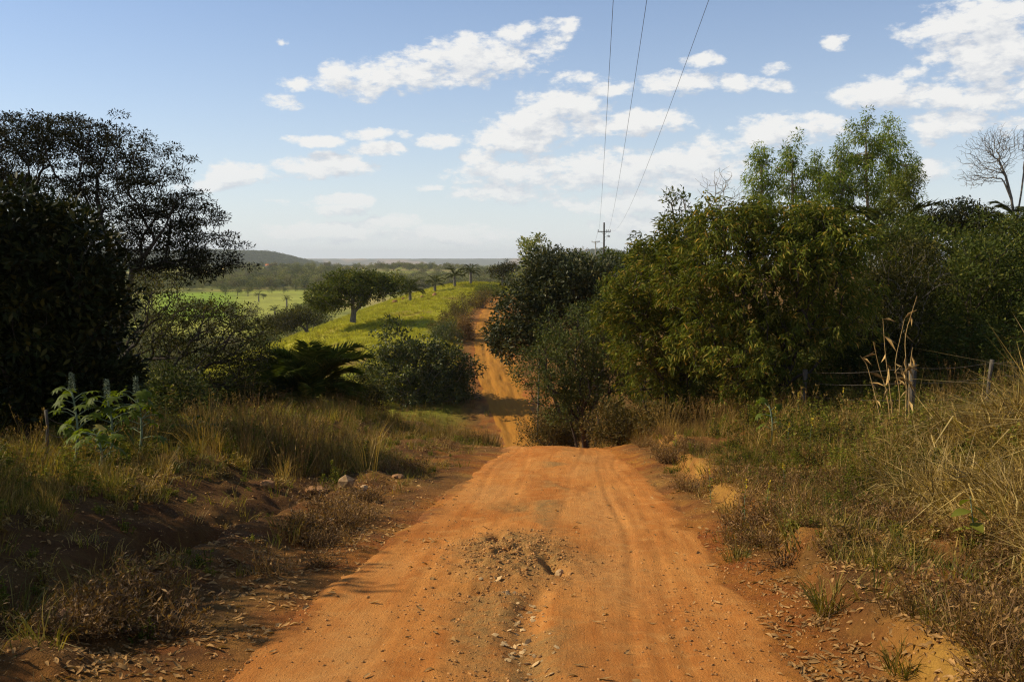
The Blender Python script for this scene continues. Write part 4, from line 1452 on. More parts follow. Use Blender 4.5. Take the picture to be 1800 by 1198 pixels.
def blades(g, geo, n, h, spread, lean, width, curl=.5, hvar=.35, base=None):
    """bent grass blades, three triangles each"""
    th = g.random(n) * 2 * np.pi
    rr = spread * np.sqrt(g.random(n))
    B = np.stack([rr * np.cos(th), rr * np.sin(th), np.full(n, -.03)], -1)
    if base is not None:
        B = B + base
    a2 = th + g.normal(0, .7, n)
    out = np.stack([np.cos(a2), np.sin(a2), np.zeros(n)], -1)
    H = h * g.uniform(1 - hvar, 1 + hvar, n)
    ln = lean * g.uniform(.2, 1.3, n)
    mid = B + np.stack([np.zeros(n), np.zeros(n), H * .55], -1) + out * (H * ln * .35)[:, None]
    tip = B + np.stack([np.zeros(n), np.zeros(n), H * (1 - curl * ln * g.random(n))], -1) + out * (H * ln)[:, None]
    a3 = g.random(n) * 2 * np.pi
    sd = np.stack([np.cos(a3), np.sin(a3), np.zeros(n)], -1) * (width * .5 * g.uniform(.6, 1.3, n))[:, None]
    V = np.stack([B - sd, B + sd, mid - sd * .8, mid + sd * .8, tip], 1).reshape(-1, 3)
    b = np.arange(n)[:, None] * 5
    F = np.concatenate([b + np.array([[0, 1, 3]]), b + np.array([[0, 3, 2]]), b + np.array([[2, 3, 4]])])
    geo.add(V, F)


def tuft(seed, n, h, spread, lean, width, mat, curl=.5):
    g = np.random.default_rng(seed)
    geo = Geo()
    blades(g, geo, n, h, spread, lean, width, curl)
    return geo.mesh('tuft', mat)


def seed_grass(seed, n, h, spread, mat, heads=9):
    """wispy stems carrying small seed heads"""
    g = np.random.default_rng(seed)
    geo = Geo()
    blades(g, geo, n, h * .55, spread, .5, .006)
    for i in range(n // 3):
        th = g.random() * 6.28
        b = np.array([math.cos(th), math.sin(th), 0]) * spread * g.random()
        tip = b + np.array([math.cos(th) * .25, math.sin(th) * .25, 1.0]) * h * g.uniform(.7, 1.15)
        ts = np.linspace(0, 1, 5)[:, None]
        P = b + (tip - b) * ts + np.array([math.cos(th), math.sin(th), 0]) * (ts ** 2) * .08 * h
        geo.tube(P, np.linspace(.003, .0015, 5), 3)
        k = heads
        q = P[-1] + (P[-2] - P[-1]) * g.random((k, 1)) * 1.1
        geo.leaves(q, np.array([0, 0, 1.0]) + g.normal(0, .55, (k, 3)), .045, .010, rnd=g)
    return geo.mesh('seed_grass', mat)


def sprig(seed, nst, h, spread, L, W, mat, nl=10, lean=.4):
    """broad-leaved weed"""
    g = np.random.default_rng(seed)
    geo = Geo()
    for i in range(nst):
        th = g.random() * 6.28
        hh = h * g.uniform(.5, 1.15)
        b = np.array([math.cos(th), math.sin(th), 0]) * spread * g.random() * .4 + np.array([0, 0, -.03])
        tip = b + np.array([math.cos(th) * lean * g.random(), math.sin(th) * lean * g.random(), 1.0]) * hh
        ts = np.linspace(0, 1, 4)[:, None]
        P = b + (tip - b) * ts
        geo.tube(P, np.linspace(.005, .002, 4), 3)
        s = g.uniform(.15, 1.02, (nl, 1))
        q = b + (tip - b) * s
        a = g.random(nl) * 6.28
        A = np.stack([np.cos(a), np.sin(a), g.uniform(-.2, .7, nl)], -1)
        geo.leaves(q, A, L * g.uniform(.6, 1.2, nl), W * g.uniform(.7, 1.2, nl), fold=.2, droop=.15, rnd=g)
    return geo.mesh('sprig', mat)


def twiglet(seed, n, h, spread, mat):
    """dead brown weed: fine forked twigs and shrivelled leaves"""
    g = np.random.default_rng(seed)
    geo = Geo()
    for i in range(n):
        th = g.random() * 6.28
        b = np.array([math.cos(th), math.sin(th), 0]) * spread * g.random() * .3 + np.array([0, 0, -.02])
        dv = np.array([math.cos(th) * .7, math.sin(th) * .7, g.uniform(.4, 1.1)])
        P = [b]
        for s in range(4):
            dv = dv + g.normal(0, .25, 3)
            P.append(P[-1] + unit(dv) * h * .28)
        P = np.array(P)
        geo.tube(P, np.linspace(.0035, .0012, 5), 3)
        q = P[1:] + g.normal(0, .01, (4, 3))
        q = np.repeat(q, 3, 0)
        geo.leaves(q, g.normal(0, 1, (12, 3)), g.uniform(.02, .05, 12), g.uniform(.006, .016, 12), rnd=g)
    return geo.mesh('twiglet', mat)


T_SHORT = [tuft(400 + i, 26, .14, .09, .9, .006, M['grass_mix']) for i in range(3)] + [tuft(404 + i, 24, .13, .09, 1.0, .006, M['grass_dry']) for i in range(2)] + [sprig(406 + i, 9, .11, .14, .024, .011, M['weed_leaf'], 12) for i in range(2)] + [twiglet(409, 20, .12, .12, M['grass_dry'])]
T_BROWN = [twiglet(410 + i, 26, .22, .18, M['grass_rust']) for i in range(3)] + [tuft(414 + i, 36, .20, .12, .9, .005, M['grass_rust']) for i in range(2)] + [tuft(416, 30, .17, .10, .9, .006, M['grass_mix'])]
T_MIX = [tuft(420 + i, 44, .42, .16, .6, .009, M['grass_mix']) for i in range(3)] + [tuft(424 + i, 40, .46, .16, .65, .008, M['grass_dry']) for i in range(2)] + [sprig(428 + i, 9, .42, .25, .075, .034, M['weed_leaf'], 12) for i in range(3)] + [seed_grass(432, 24, .6, .15, M['grass_dry'])]
T_TALL = [seed_grass(440 + i, 40, .95, .22, M['grass_rust']) for i in range(2)] + [seed_grass(443, 40, .9, .22, M['grass_dry'])] + [tuft(444 + i, 54, .72, .22, .55, .009, M['grass_dry']) for i in range(2)] + [tuft(447, 50, .60, .22, .6, .009, M['grass_mix'])]
T_WEED = [sprig(450 + i, 10, .46, .28, .05, .024, M['weed_leaf'], 16) for i in range(3)] + [seed_grass(454, 26, .55, .18, M['grass_dry'])] + [tuft(449, 40, .4, .18, .7, .008, M['grass_dry'])] + [sprig(455 + i, 10, .36, .28, .05, .022, M['leaf_low'], 14) for i in range(2)] + [tuft(458, 36, .36, .15, .7, .007, M['grass_dry'])] + [twiglet(459, 26, .36, .25, M['grass_dry'])]
T_STRAW = [tuft(460 + i, 64, .50, .28, 1.5, .017, M['grass_straw'], 1.0) for i in range(4)] + [tuft(465, 44, .45, .24, .9, .011, M['grass_mix'], .7)] + [tuft(466, 30, .75, .2, .8, .012, M['grass_straw'], .6)]
T_PAST = [tuft(470 + i, 16, .26, .22, .8, .035, M['grass_pasture']) for i in range(3)]


def sample(n, ymin, ymax, side=.62, extra=4.0, seed=0):
    """random ground points, closer together near the camera"""
    g = np.random.default_rng(seed)
    y = np.exp(g.uniform(math.log(ymin), math.log(ymax), n))
    x = g.uniform(-1, 1, n) * (side * y + extra)
    return x, y, g


def place(name, label, cat, x, y, keep, src, lo, hi, g, tilt=.15, grow_=None):
    x, y = x[keep], y[keep]
    P = np.stack([x, y, surf(x, y)], -1)
    n = len(x)
    s = g.uniform(lo, hi, n)
    if grow_ is not None:
        s = s * grow_(x, y)
    return scatter(name, label, cat, P, src, s, g.random(n) * 6.28, g.normal(0, tilt, (n, 2)))


def pr(g, p):
    return g.random(len(p)) < np.clip(p, 0, 1)


# short grass and weeds along both verges
x, y, g = sample(34000, 3.2, 34, seed=501)
u = x - xr(y)
n1 = fbm(x * .8, y * .8, 3, 511)
e = halfw(y) + .1
p = sstep(0, 1.0, np.abs(u) - e) * (.25 + .9 * sstep(-.15, .35, n1)) * np.where((u > -4.6) & (u < -1.7) & (y < 16), .13, 1) * np.where((u > 2.8) & (u < 4.5) & (y < 9), .35, 1)
place('verge_grass', 'short dry and green grass tufts along both verges of the road', 'grass', x, y, pr(g, p * .8), T_SHORT, .7, 1.7, g)

# brown dead weeds between gully and road, and along the right edge
x, y, g = sample(14000, 4.5, 26, .40, 3.0, seed=502)
u = x - xr(y)
n1 = fbm(x * 1.0, y * .6, 3, 512)
pl = np.exp(-((u + 2.55) / .50) ** 2) * sstep(-.02, .3, n1)
prr = np.exp(-((u - 2.15) / .30) ** 2) * sstep(-.1, .3, fbm(x * 1.2, y * .5, 2, 513)) * sstep(6.2, 7.5, y)
place('dead_weeds', 'fine brown dead weeds matted beside the road edges', 'weeds', x, y, pr(g, (pl + prr) * .75 + .38 * (u > 2.3) * (u < 6.0) * (y < 19) * sstep(-.2, .3, n1)), T_BROWN, .6, 1.35, g)

# mixed grass past the left gully
x, y, g = sample(15000, 6, 40, .66, 3.0, seed=503)
u = x - xr(y)
n1 = fbm(x * .6, y * .6, 3, 514)
p = sstep(-4.4, -5.4, u) * (.35 + .65 * sstep(-.3, .3, n1)) * sstep(5, 8, y)
place('mixed_grass', 'knee-high green and dry grass past the left gully', 'grass', x, y, pr(g, p * .8), T_MIX, .5, 1.1, g, grow_=lambda a, b: .65 + .5 * sstep(-4.5, -7.0, a - xr(b)))

# tall rusty grass on the crest and down the left bank
x, y, g = sample(15000, 12, 70, .45, 2.0, seed=504)
u = x - xr(y)
n1 = fbm(x * .5, y * .4, 3, 515)
p = sstep(-2.6, -4.2, u) * sstep(13, 18, y) * sstep(-13, -9, u) * (.12 + .75 * sstep(-.15, .3, n1))
p = np.maximum(p, sstep(-1.6, -2.4, u) * sstep(24, 30, y) * sstep(-9, -6, u) * .7)
place('tall_rusty_grass', 'tall rust-brown seeding grass on the left bank by the leafy shrub', 'grass', x, y, pr(g, p), T_TALL + T_MIX + T_WEED[:3], .38, .95, g, grow_=lambda a, b: .75 + .5 * sstep(-.2, .4, fbm(a * .8, b * .5, 2, 577)))

# the same on the right bank beyond the crest
x, y, g = sample(9000, 16, 66, .4, 2.0, seed=505)
u = x - xr(y)
p = sstep(1.7, 3.0, u) * sstep(20, 26, y) * sstep(10, 6, u)
place('bank_grass', 'rust-brown grass on the right bank where the road dips', 'grass', x, y, pr(g, p * .8), T_TALL[:5], .5, 1.0, g)

# green weeds on the right bank
x, y, g = sample(26000, 8, 34, .62, 2.0, seed=506)
u = x - xr(y)
n1 = fbm(x * .7, y * .5, 3, 516)
p = .75 * sstep(2.2, 3.2, u) * sstep(9.0, 13, y) * (.2 + .8 * sstep(-.25, .25, n1)) * sstep(13, 9.5, u)
place('green_weeds', 'knee-high green weeds on the right bank below the trees', 'weeds', x, y, pr(g, p * .85), T_WEED, .5, 1.25, g, grow_=lambda a, b: .55 + .55 * sstep(3.0, 5.0, a - xr(b)))

# taller weeds against the foot of the trees on the right
x, y, g = sample(5200, 15, 26, .5, 1.5, seed=531)
u = x - xr(y)
p = sstep(2.8, 4.0, u) * sstep(10.5, 8.5, u) * sstep(16, 18.5, y) * sstep(26, 23, y) * (.15 + .85 * sstep(-.1, .3, fbm(x * .7, y * .6, 3, 532)))
place('tall_weeds', 'waist-high weeds against the foot of the trees on the right', 'weeds', x, y, pr(g, p * .55), T_WEED, .9, 1.6, g)

# dry straw heap on the right
x, y, g = sample(20000, 5.2, 20, .68, 2.5, seed=507)
u = x - xr(y)
n1 = fbm(x * .7, y * .5, 3, 517)
lim = 4.15 + .5 * n1 + .9 * sstep(14, 18, y)
p = sstep(lim - .3, lim + .5, u) * sstep(5.0, 7.0, y) * sstep(20, 16, y)
place('straw_grass', 'tangled heap of dry straw-coloured grass on the right bank', 'grass', x, y, pr(g, p * .8), T_STRAW, .55, 1.15, g, .35, grow_=lambda a, b: (.66 + .48 * sstep(4.6, 6.2, a - xr(b))) * (1 - .42 * sstep(11, 16, b)) * (.8 + .5 * sstep(-.2, .4, fbm(a * .9, b * .9, 2, 578))))

# pasture
g = np.random.default_rng(508)
y = g.uniform(70, 200, 52000)
x = g.uniform(-44, 12, 52000)
u = x - xr(y)
n1 = fbm(x * .5, y * .5, 3, 518)
p = sstep(-2.6, -4.0, u) * (.25 + .75 * sstep(-.2, .3, n1))
place('pasture_grass', 'grazed yellow-green grass on the pasture hill', 'grass', x, y, pr(g, p), T_PAST, .6, 1.4, g)

g = np.random.default_rng(541)
y = g.uniform(72, 190, 5200)
x = g.uniform(-44, 6, 5200)
u = x - xr(y)
p = sstep(-3.0, -4.5, u) * sstep(.05, .4, fbm(x * .25, y * .2, 3, 542))
place('pasture_scrub', 'low dark weeds and bushlets scattered over the pasture hill', 'weeds', x, y, pr(g, p * .5), T_WEED[:3] + T_MIX[:3], .5, 1.3, g)

# undergrowth that closes the foot of the thickets on the right
x, y, g = sample(9000, 18, 70, .62, 2.0, seed=509)
u = x - xr(y)
p = sstep(5.0, 7.5, u) * sstep(21, 25, y) * .6
U_ = [sprig(480 + i, 14, 1.1, .6, .12, .05, M['leaf_dark'], 22) for i in range(3)] + [sprig(484, 14, .9, .6, .11, .045, M['leaf_brown'], 20)]
place('undergrowth', 'dark undergrowth closing the foot of the thicket on the right', 'undergrowth', x, y, pr(g, p * (1 - np.exp(-(((x - 13.5) / 4) ** 2 + ((y - 23) / 3.0) ** 2)))), U_, .6, 1.3, g)
x, y, g = sample(8000, 16, 80, .62, 2.0, seed=510)
u = x - xr(y)
p = sstep(-7.5, -10, u) * sstep(15, 19, y) * .55
place('brushwood', 'dark brush under the trees on the left', 'undergrowth', x, y, pr(g, p), U_, .6, 1.2, g)


# ------------------------------------------------------------------ leaf litter, stones
def litter_leaf(seed):
    g = np.random.default_rng(seed)
    s = np.linspace(0, 1, 5)
    w = np.array([.12, .8, 1.0, .7, .05]) * g.uniform(.28, .42)
    bend = g.uniform(-.35, .5)
    tw = g.uniform(-.5, .5)
    V = []
    for i in range(5):
        zc = bend * (s[i] - .5) ** 2 * 1.2 - abs(bend) * .1
        for sg in (-1, 0, 1):
            V.append((s[i] - .5, sg * w[i] * .5, zc + abs(sg) * w[i] * g.uniform(.1, .45) + sg * tw * .1 * (s[i] - .5)))
    V = np.array(V)
    F = []
    for i in range(4):
        for j in range(2):
            a = i * 3 + j
            F.append((a, a + 1, a + 4))
            F.append((a, a + 4, a + 3))
    return mesh_data('dead_leaf', V, F, M['litter'], True)


def pebble_mesh(seed, mat, flat=.6, jit=.22, sub=1):
    import bmesh
    bm = bmesh.new()
    bmesh.ops.create_icosphere(bm, subdivisions=sub, radius=.5)
    g = np.random.default_rng(seed)
    sx, sy = g.uniform(.75, 1.2), g.uniform(.6, 1.0)
    for v in bm.verts:
        f = 1 + g.normal(0, jit)
        v.co = Vector((v.co.x * sx * f, v.co.y * sy * f, v.co.z * flat * f))
    me = bpy.data.meshes.new('stone')
    bm.to_mesh(me)
    bm.free()
    me.materials.append(mat)
    return me


LEAVES = [litter_leaf(600 + i) for i in range(6)]
x, y, g = sample(60000, 3.4, 26, .55, 2.0, seed=601)
u = x - xr(y)
e = np.abs(u) - halfw(y)
n1 = fbm(x * 1.3, y * 1.3, 3, 611)
p = .55 * np.exp(-((e - .12) / .22) ** 2) * sstep(-.25, .3, n1)
p = p + .5 * sstep(.1, .5, e) * (u < 0) * (u > -3.1) * sstep(-.2, .4, n1)
p = p + .55 * (u > 2.2) * (u < 4.6) * (y < 11) * sstep(-.35, .3, n1)
p = p + .7 * (u > 1.6) * (u < 3.2) * (y < 8) * sstep(-.3, .2, n1) + .6 * (u > 1.6) * (u < 4.2) * (y < 5.6) * sstep(-.3, .2, n1)
p = p + .12 * (np.abs(u) > 1.9)
p = p + .012 * (np.abs(u) < 1.7)
p = p + .5 * np.exp(-((u + 1.55) / .16) ** 2) * np.exp(-((y - 8.9) / .12) ** 2) + .5 * np.exp(-((u + 1.25) / .25) ** 2) * np.exp(-((y - 10.0) / .1) ** 2)
k = pr(g, p)
x, y = x[k], y[k]
P = np.stack([x, y, surf(x, y) + .008], -1)
sz = g.uniform(.035, .095, len(x))
rz_ = g.random(len(x)) * 6.28
ti = g.normal(0, .22, (len(x), 2))
score = sz / np.hypot(x, y) * np.where(np.abs(x) < .50 * y, 1, .2)
order = np.argsort(-score)
for i in order[:280]:
    o = link('dead_leaf', LEAVES[int(g.integers(6))], None, P[i])
    o.rotation_euler = (float(ti[i, 0]), float(ti[i, 1]), float(rz_[i]))
    o.scale = (sz[i],) * 3
    tag(o, 'curled dry brown leaf lying on the ground in the foreground', 'dead leaf', 'fallen leaves in the foreground')
rest = order[280:]
scatter('leaf_litter', 'dry fallen leaves strewn thickly along the road edges', 'leaf litter', P[rest], LEAVES, sz[rest], rz_[rest], ti[rest])

PEB = [pebble_mesh(620 + i, M['pebble'], .65) for i in range(4)]
x, y, g = sample(70000, 3.4, 24, .40, 1.0, seed=621)
u = x - xr(y)
n1 = fbm(x * 1.5, y * .9, 3, 631)
p = .25 * (np.abs(u) < 1.75) * (.2 + sstep(-.1, .4, n1)) + .35 * (u > .9) * (u < 2.0) * (y < 9)
p = p + .8 * np.exp(-(((x + .02) / .6) ** 2 + ((y - 9.1) / 1.3) ** 2)) + .6 * np.exp(-((x + .15) / .3) ** 2) * (y < 7.8)
p = p + .45 * (np.abs(u) > 1.65)
k = pr(g, p)
x, y = x[k], y[k]
sz = .005 + .024 * g.random(len(x)) ** 4.0
P = np.stack([x, y, surf(x, y) + sz * .1], -1)
gx = g.normal(0, .30, 1500) - .02
gy = 9.1 + g.normal(0, .62, 1500)
gs = .008 + .030 * g.random(1500) ** 2.2
P = np.concatenate([P, np.stack([gx, gy, surf(gx, gy) + gs * .12], -1)])
sz = np.concatenate([sz, gs])
x = np.concatenate([x, gx])
scatter('pebbles', 'small loose pebbles scattered over the dirt road', 'pebbles', P, PEB, sz, g.random(len(x)) * 6.28)

# pale chips in the washed-out channel
CH = [pebble_mesh(640 + i, M['chip'], .32, .28) for i in range(5)]
g = np.random.default_rng(641)
for i in range(130):
    yy = g.uniform(4.9, 8.0)
    xx = .14 + .09 * math.sin(yy * 1.7) + g.normal(0, .075) + (0 if yy < 7.3 else -(yy - 7.3) * .55)
    s = .018 + .05 * g.random() ** 1.6
    o = link('stone_chip', CH[i % 5], None, (xx, yy, gz(xx, yy) + s * .06))
    o.rotation_euler = (g.normal(0, .35), g.normal(0, .35), g.random() * 6.28)
    o.scale = (s, s, s)
    tag(o, 'pale flat stone chip lying in the washed-out channel in mid road', 'stone', 'chips in the washed-out channel')

# larger stones that stand out
ST = [(608, 859, .30, .75, 'pale angular block standing on the left verge'), (556, 863, .42, .22, 'flat earth-coloured slab left of the pale block'), (470, 855, .28, .5, 'small rounded stone at the head of the left gully'),
      (640, 862, .18, .5, 'small stone just right of the pale block'), 
      (700, 840, .22, .4, 'reddish lump at the left road edge near the crest'), (190, 1060, .22, .6, 'clod fallen into the left gully'), (120, 1090, .18, .6, 'smaller clod lower in the left gully'),
      (985, 1010, .12, .6, 'broken stone at the rim of the right-hand hole in the road')]
for i, (px, py, s, fl, lab) in enumerate(ST):
    xx, yy = foot(px, py)
    me = pebble_mesh(660 + i, M['stone'] if i in (0, 3, 7) else M['mound'], fl, .10, 1 if i == 0 else 2)
    o = link('stone', me, None, (xx, yy, gz(xx, yy) + s * fl * .22), g.random() * 6.28, s)
    tag(o, lab, 'stone')

# ------------------------------------------------------------------ grass tussocks
for px, py, h, n, lab in [(1462, 1072, .26, 150, 'dark spiky grass tussock on the right road edge'), (1590, 1180, .16, 90, 'flat dark tussock near the bottom right corner'), (1295, 985, .18, 90, 'small tussock on the right edge above the spiky one'),
                          (30, 1100, .40, 90, 'bright green grass tuft at the lower left edge')]:
    xx, yy = foot(px, py)
    g = np.random.default_rng(px)
    geo = Geo()
    blades(g, geo, n, h, .11, 1.1, .008, .6)
    th = thing('grass_tussock', lab, 'grass tuft', (xx, yy, gz(xx, yy)))
    link('blades', geo.mesh('blades', M['grass_mix']), th)


# ------------------------------------------------------------------ castor plants
def castor_leaf(seed, mat):
    """palmate leaf of eight pointed lobes, petiole end at the origin, facing +Z"""
    g = np.random.default_rng(seed)
    V = [(0, 0, 0)]
    F = []
    nl = 8
    for i in range(nl):
        a = (i - (nl - 1) / 2) * .74 + g.normal(0, .04)
        L = .5 * (1 - .07 * abs(i - (nl - 1) / 2)) * g.uniform(.9, 1.08)
        dv = np.array([math.cos(a), math.sin(a), 0])
        sd = np.array([-dv[1], dv[0], 0])
        b = len(V)
        V += [tuple(dv * L * .28 + sd * .085 + np.array([0, 0, .01])), tuple(dv * L * .28 - sd * .085 + np.array([0, 0, .01])),
              tuple(dv * L * .6 + sd * .075 + np.array([0, 0, -.02])), tuple(dv * L * .6 - sd * .075 + np.array([0, 0, -.02])), tuple(dv * L + np.array([0, 0, -.10 - .05 * g.random()])), tuple(dv * L * .6 + np.array([0, 0, -.035]))]
        F += [(0, b + 1, b), (b, b + 1, b + 5), (b, b + 5, b + 2), (b + 1, b + 3, b + 5), (b + 2, b + 5, b + 4), (b + 5, b + 3, b + 4)]
    return mesh_data('leaf', np.array(V), np.array(F), mat)


CL = [castor_leaf(700 + i, M['leaf_castor']) for i in range(3)]
CY = castor_leaf(705, M['leaf_yellowed'])


def castor(label, px, py, h, d, n, seed, spike=True, size=.25, yellow=0):
    g = np.random.default_rng(seed)
    top = at(px, py, d)
    xx, yy = float(top[0]), float(top[1])
    z0 = gz(xx, yy)
    h = max(.4, top[2] - z0)
    th = thing('castor_plant', label, 'plant', (xx, yy, z0))
    st = Geo()
    ts = np.linspace(0, 1, 7)
    S = np.stack([.08 * np.sin(ts * 3), .05 * ts, -.1 + (h + .1) * ts], -1)
    st.tube(S, np.linspace(.022, .010, 7), 6)
    tips = []
    for i in range(n):
        q = .45 + .55 * (i / max(1, n - 1)) + g.normal(0, .03)
        b = np.array([np.interp(q, ts, S[:, 0]), np.interp(q, ts, S[:, 1]), np.interp(q, ts, S[:, 2])])
        a = i * 2.4 + g.normal(0, .3)
        ln = g.uniform(.18, .38) * (1.15 - .3 * q)
        e = b + np.array([math.cos(a) * ln, math.sin(a) * ln, ln * g.uniform(.1, .55)])
        st.tube(np.array([b, b * .5 + e * .5 + np.array([0, 0, .03]), e]), [.007, .005, .004], 4)
        tips.append((e, a))
    link('stem', st.mesh('stem', M['stem_green'], True), th)
    for i, (e, a) in enumerate(tips):
        o = link('leaf', CY if i < yellow else CL[i % 3], th, e)
        s = size * g.uniform(.7, 1.15)
        o.scale = (s * 1.25, s * 1.25, s * 1.25)
        o.rotation_euler = Matrix.Rotation(a, 3, 'Z').to_euler() if False else (g.normal(0, .25), .55 + g.normal(0, .35), a)
    if spike:
        sp = Geo()
        for i in range(70):
            q = i / 70
            a = i * 2.4
            r = .035 * (1 - .6 * q)
            c = np.array([S[-1, 0] + math.cos(a) * r, S[-1, 1] + math.sin(a) * r, h + .02 + q * .24])
            sp.leaves(np.repeat(c[None], 3, 0), g.normal(0, 1, (3, 3)) + np.array([math.cos(a), math.sin(a), .3]), .03, .018, rnd=g)
        link('seed_spike', sp.mesh('seed_spike', M['spike']), th)


castor('castor plant with one yellowed leaf, leftmost of the group below the dark tree', 122, 690, 1.6, 13.2, 18, 711, True, yellow=1)
castor('castor plant with an upright grey-green seed spike, in the middle of the group', 184, 700, 1.5, 13.6, 20, 712)
castor('castor plant with a seed spike, right of the middle one', 236, 695, 1.5, 14.0, 18, 713)
castor('low castor plant in front of the group', 165, 765, 1.0, 12.6, 13, 714, False)
castor('small castor seedling in the grass right of the castor group', 334, 745, .8, 16.5, 7, 715, False, .26)
castor('pale castor seedling among the yellow-flowered weeds on the right bank', 1352, 712, .7, 18.5, 8, 716, False, .22)

# a broad-leaved sapling in the straw
xx, yy = foot(1705, 960)
th = thing('broad_leaved_sapling', 'small sapling with a few broad grey-green leaves in the straw grass', 'plant', (xx, yy, gz(xx, yy)))
st = Geo()
st.tube(np.array([[0, 0, -.1], [.02, 0, .2], [0, .03, .42]]), [.008, .006, .004], 5)
link('stem', st.mesh('stem', M['stem_green'], True), th)
g = np.random.default_rng(720)
bl = Geo()
ss = np.linspace(0, 1, 6)
for i in range(5):
    for sg in (-1, 0, 1):
        pass
LV = []
LF = []
wv = np.array([.05, .6, 1.0, .95, .6, .02]) * .30
for i in range(6):
    for sg in (-1, 0, 1):
        LV.append((ss[i], sg * wv[i], -.25 * ss[i] ** 2 + abs(sg) * wv[i] * .25))
for i in range(5):
    for j in range(2):
        a = i * 3 + j
        LF += [(a, a + 1, a + 4), (a, a + 4, a + 3)]
blm = mesh_data('leaf', np.array(LV), np.array(LF), M['weed_leaf'], True)
for i in range(7):
    o = link('leaf', blm, th, (0, 0, .10 + .05 * i))
    o.rotation_euler = (g.normal(0, .2), g.uniform(-.3, .6), i * 2.4)
    s = g.uniform(.12, .19)
    o.scale = (s, s, s)

# ------------------------------------------------------------------ yellow-flowered weeds
def flower_weed(seed, h):
    g = np.random.default_rng(seed)
    st = Geo()
    st.tube(np.array([[0, 0, -.05], [.02, .01, h * .5], [.0, .03, h]]), [.005, .004, .002], 4)
    lv = Geo()
    n = 26
    q = g.uniform(.1, .75, n)
    a = g.random(n) * 6.28
    lv.leaves(np.stack([.01 + 0 * q, 0 * q, q * h], -1), np.stack([np.cos(a), np.sin(a), g.uniform(0, .8, n)], -1), g.uniform(.05, .09, n), g.uniform(.025, .035, n), rnd=g)
    fl = Geo()
    n = 26
    q = g.uniform(.80, 1.0, n)
    a = g.random(n) * 6.28
    fl.leaves(np.stack([0 * q, .03 * q, q * h], -1), np.stack([np.cos(a), np.sin(a), g.uniform(.2, .9, n)], -1), .028, .020, rnd=g)
    return st.mesh('stalk', M['stem_green'], True), lv.mesh('leaves', M['weed_leaf']), fl.mesh('flower_spike', M['flower'])


FW = [flower_weed(730 + i, h) for i, h in enumerate((.62, .75, .5))]
SPOTS = [(1382, 655), (1481, 648), (1388, 742), (1425, 736), (1402, 690), (1378, 815), (1250, 822), (1312, 842), (1349, 846), (1481, 684), (1347, 667), (1369, 686), (1364, 716), (1420, 660), (1186, 760)]
for i, (px, py) in enumerate(SPOTS):
    hh = (.62, .75, .5)[i % 3]
    sc_ = .75 if py > 800 else 1.0
    xx, yy = foot(px, py, hh * sc_)
    th = thing('flowering_weed', 'weed with an upright yellow flower spike on the right bank', 'weed', (xx, yy, gz(xx, yy)), 'yellow-flowered weeds on the right bank', rz=i * 1.3, sc=sc_)
    for nm, me in zip(('stalk', 'leaves', 'flower_spike'), FW[i % 3]):
        link(nm, me, th)

# ------------------------------------------------------------------ dry canes
d = 15.5
cb = at(1592, 760, d)
z0 = gz(cb[0], cb[1])
th = thing('cane_clump', 'clump of tall dry yellow canes standing in front of the fence', 'canes', (cb[0], cb[1], z0))
CAN = [[(1592, 745), (1594, 660), (1590, 590), (1612, 520)], [(1580, 748), (1582, 690), (1572, 640), (1590, 560)], [(1570, 745), (1560, 690), (1545, 645), (1535, 600)], [(1600, 745), (1598, 690), (1600, 640), (1604, 610)],
       [(1575, 742), (1566, 700), (1556, 620), (1552, 560)], [(1585, 745), (1598, 700), (1585, 640), (1572, 655)], [(1560, 745), (1540, 700), (1524, 640), (1512, 625)]]
g = np.random.default_rng(740)
for i, pp in enumerate(CAN):
    Q = np.array([at(a, b_, d + .12 * ((i * 37) % 5 - 2)) for a, b_ in pp]) - np.array([cb[0], cb[1], z0])
    Q[0, 2] = -.1
    tt = np.linspace(0, 3, 13)
    S = np.stack([np.interp(tt, range(4), Q[:, k_]) for k_ in range(3)], -1)
    S[1:-1] = (S[:-2] + S[1:-1] * 2 + S[2:]) / 4
    ge = Geo()
    ge.tube(S, np.linspace(.009, .003, 13), 5)
    nb = 7
    idx = g.integers(3, 13, nb)
    ge.leaves(S[idx], g.normal(0, .5, (nb, 3)) + np.array([.3, 0, -.4]), g.uniform(.12, .3, nb), .022, droop=.35, rnd=g)
    link('cane', ge.mesh('cane', M['cane']), th)


# ------------------------------------------------------------------ fences
def post_mesh(h, r, seed, k=7):
    g = np.random.default_rng(seed)
    ge = Geo()
    z = np.linspace(-.35, h, 6)
    ge.tube(np.stack([g.normal(0, .012, 6), g.normal(0, .012, 6), z], -1), r * g.uniform(.85, 1.15, 6), k, cap=True)
    return ge.mesh('post', M['post'])


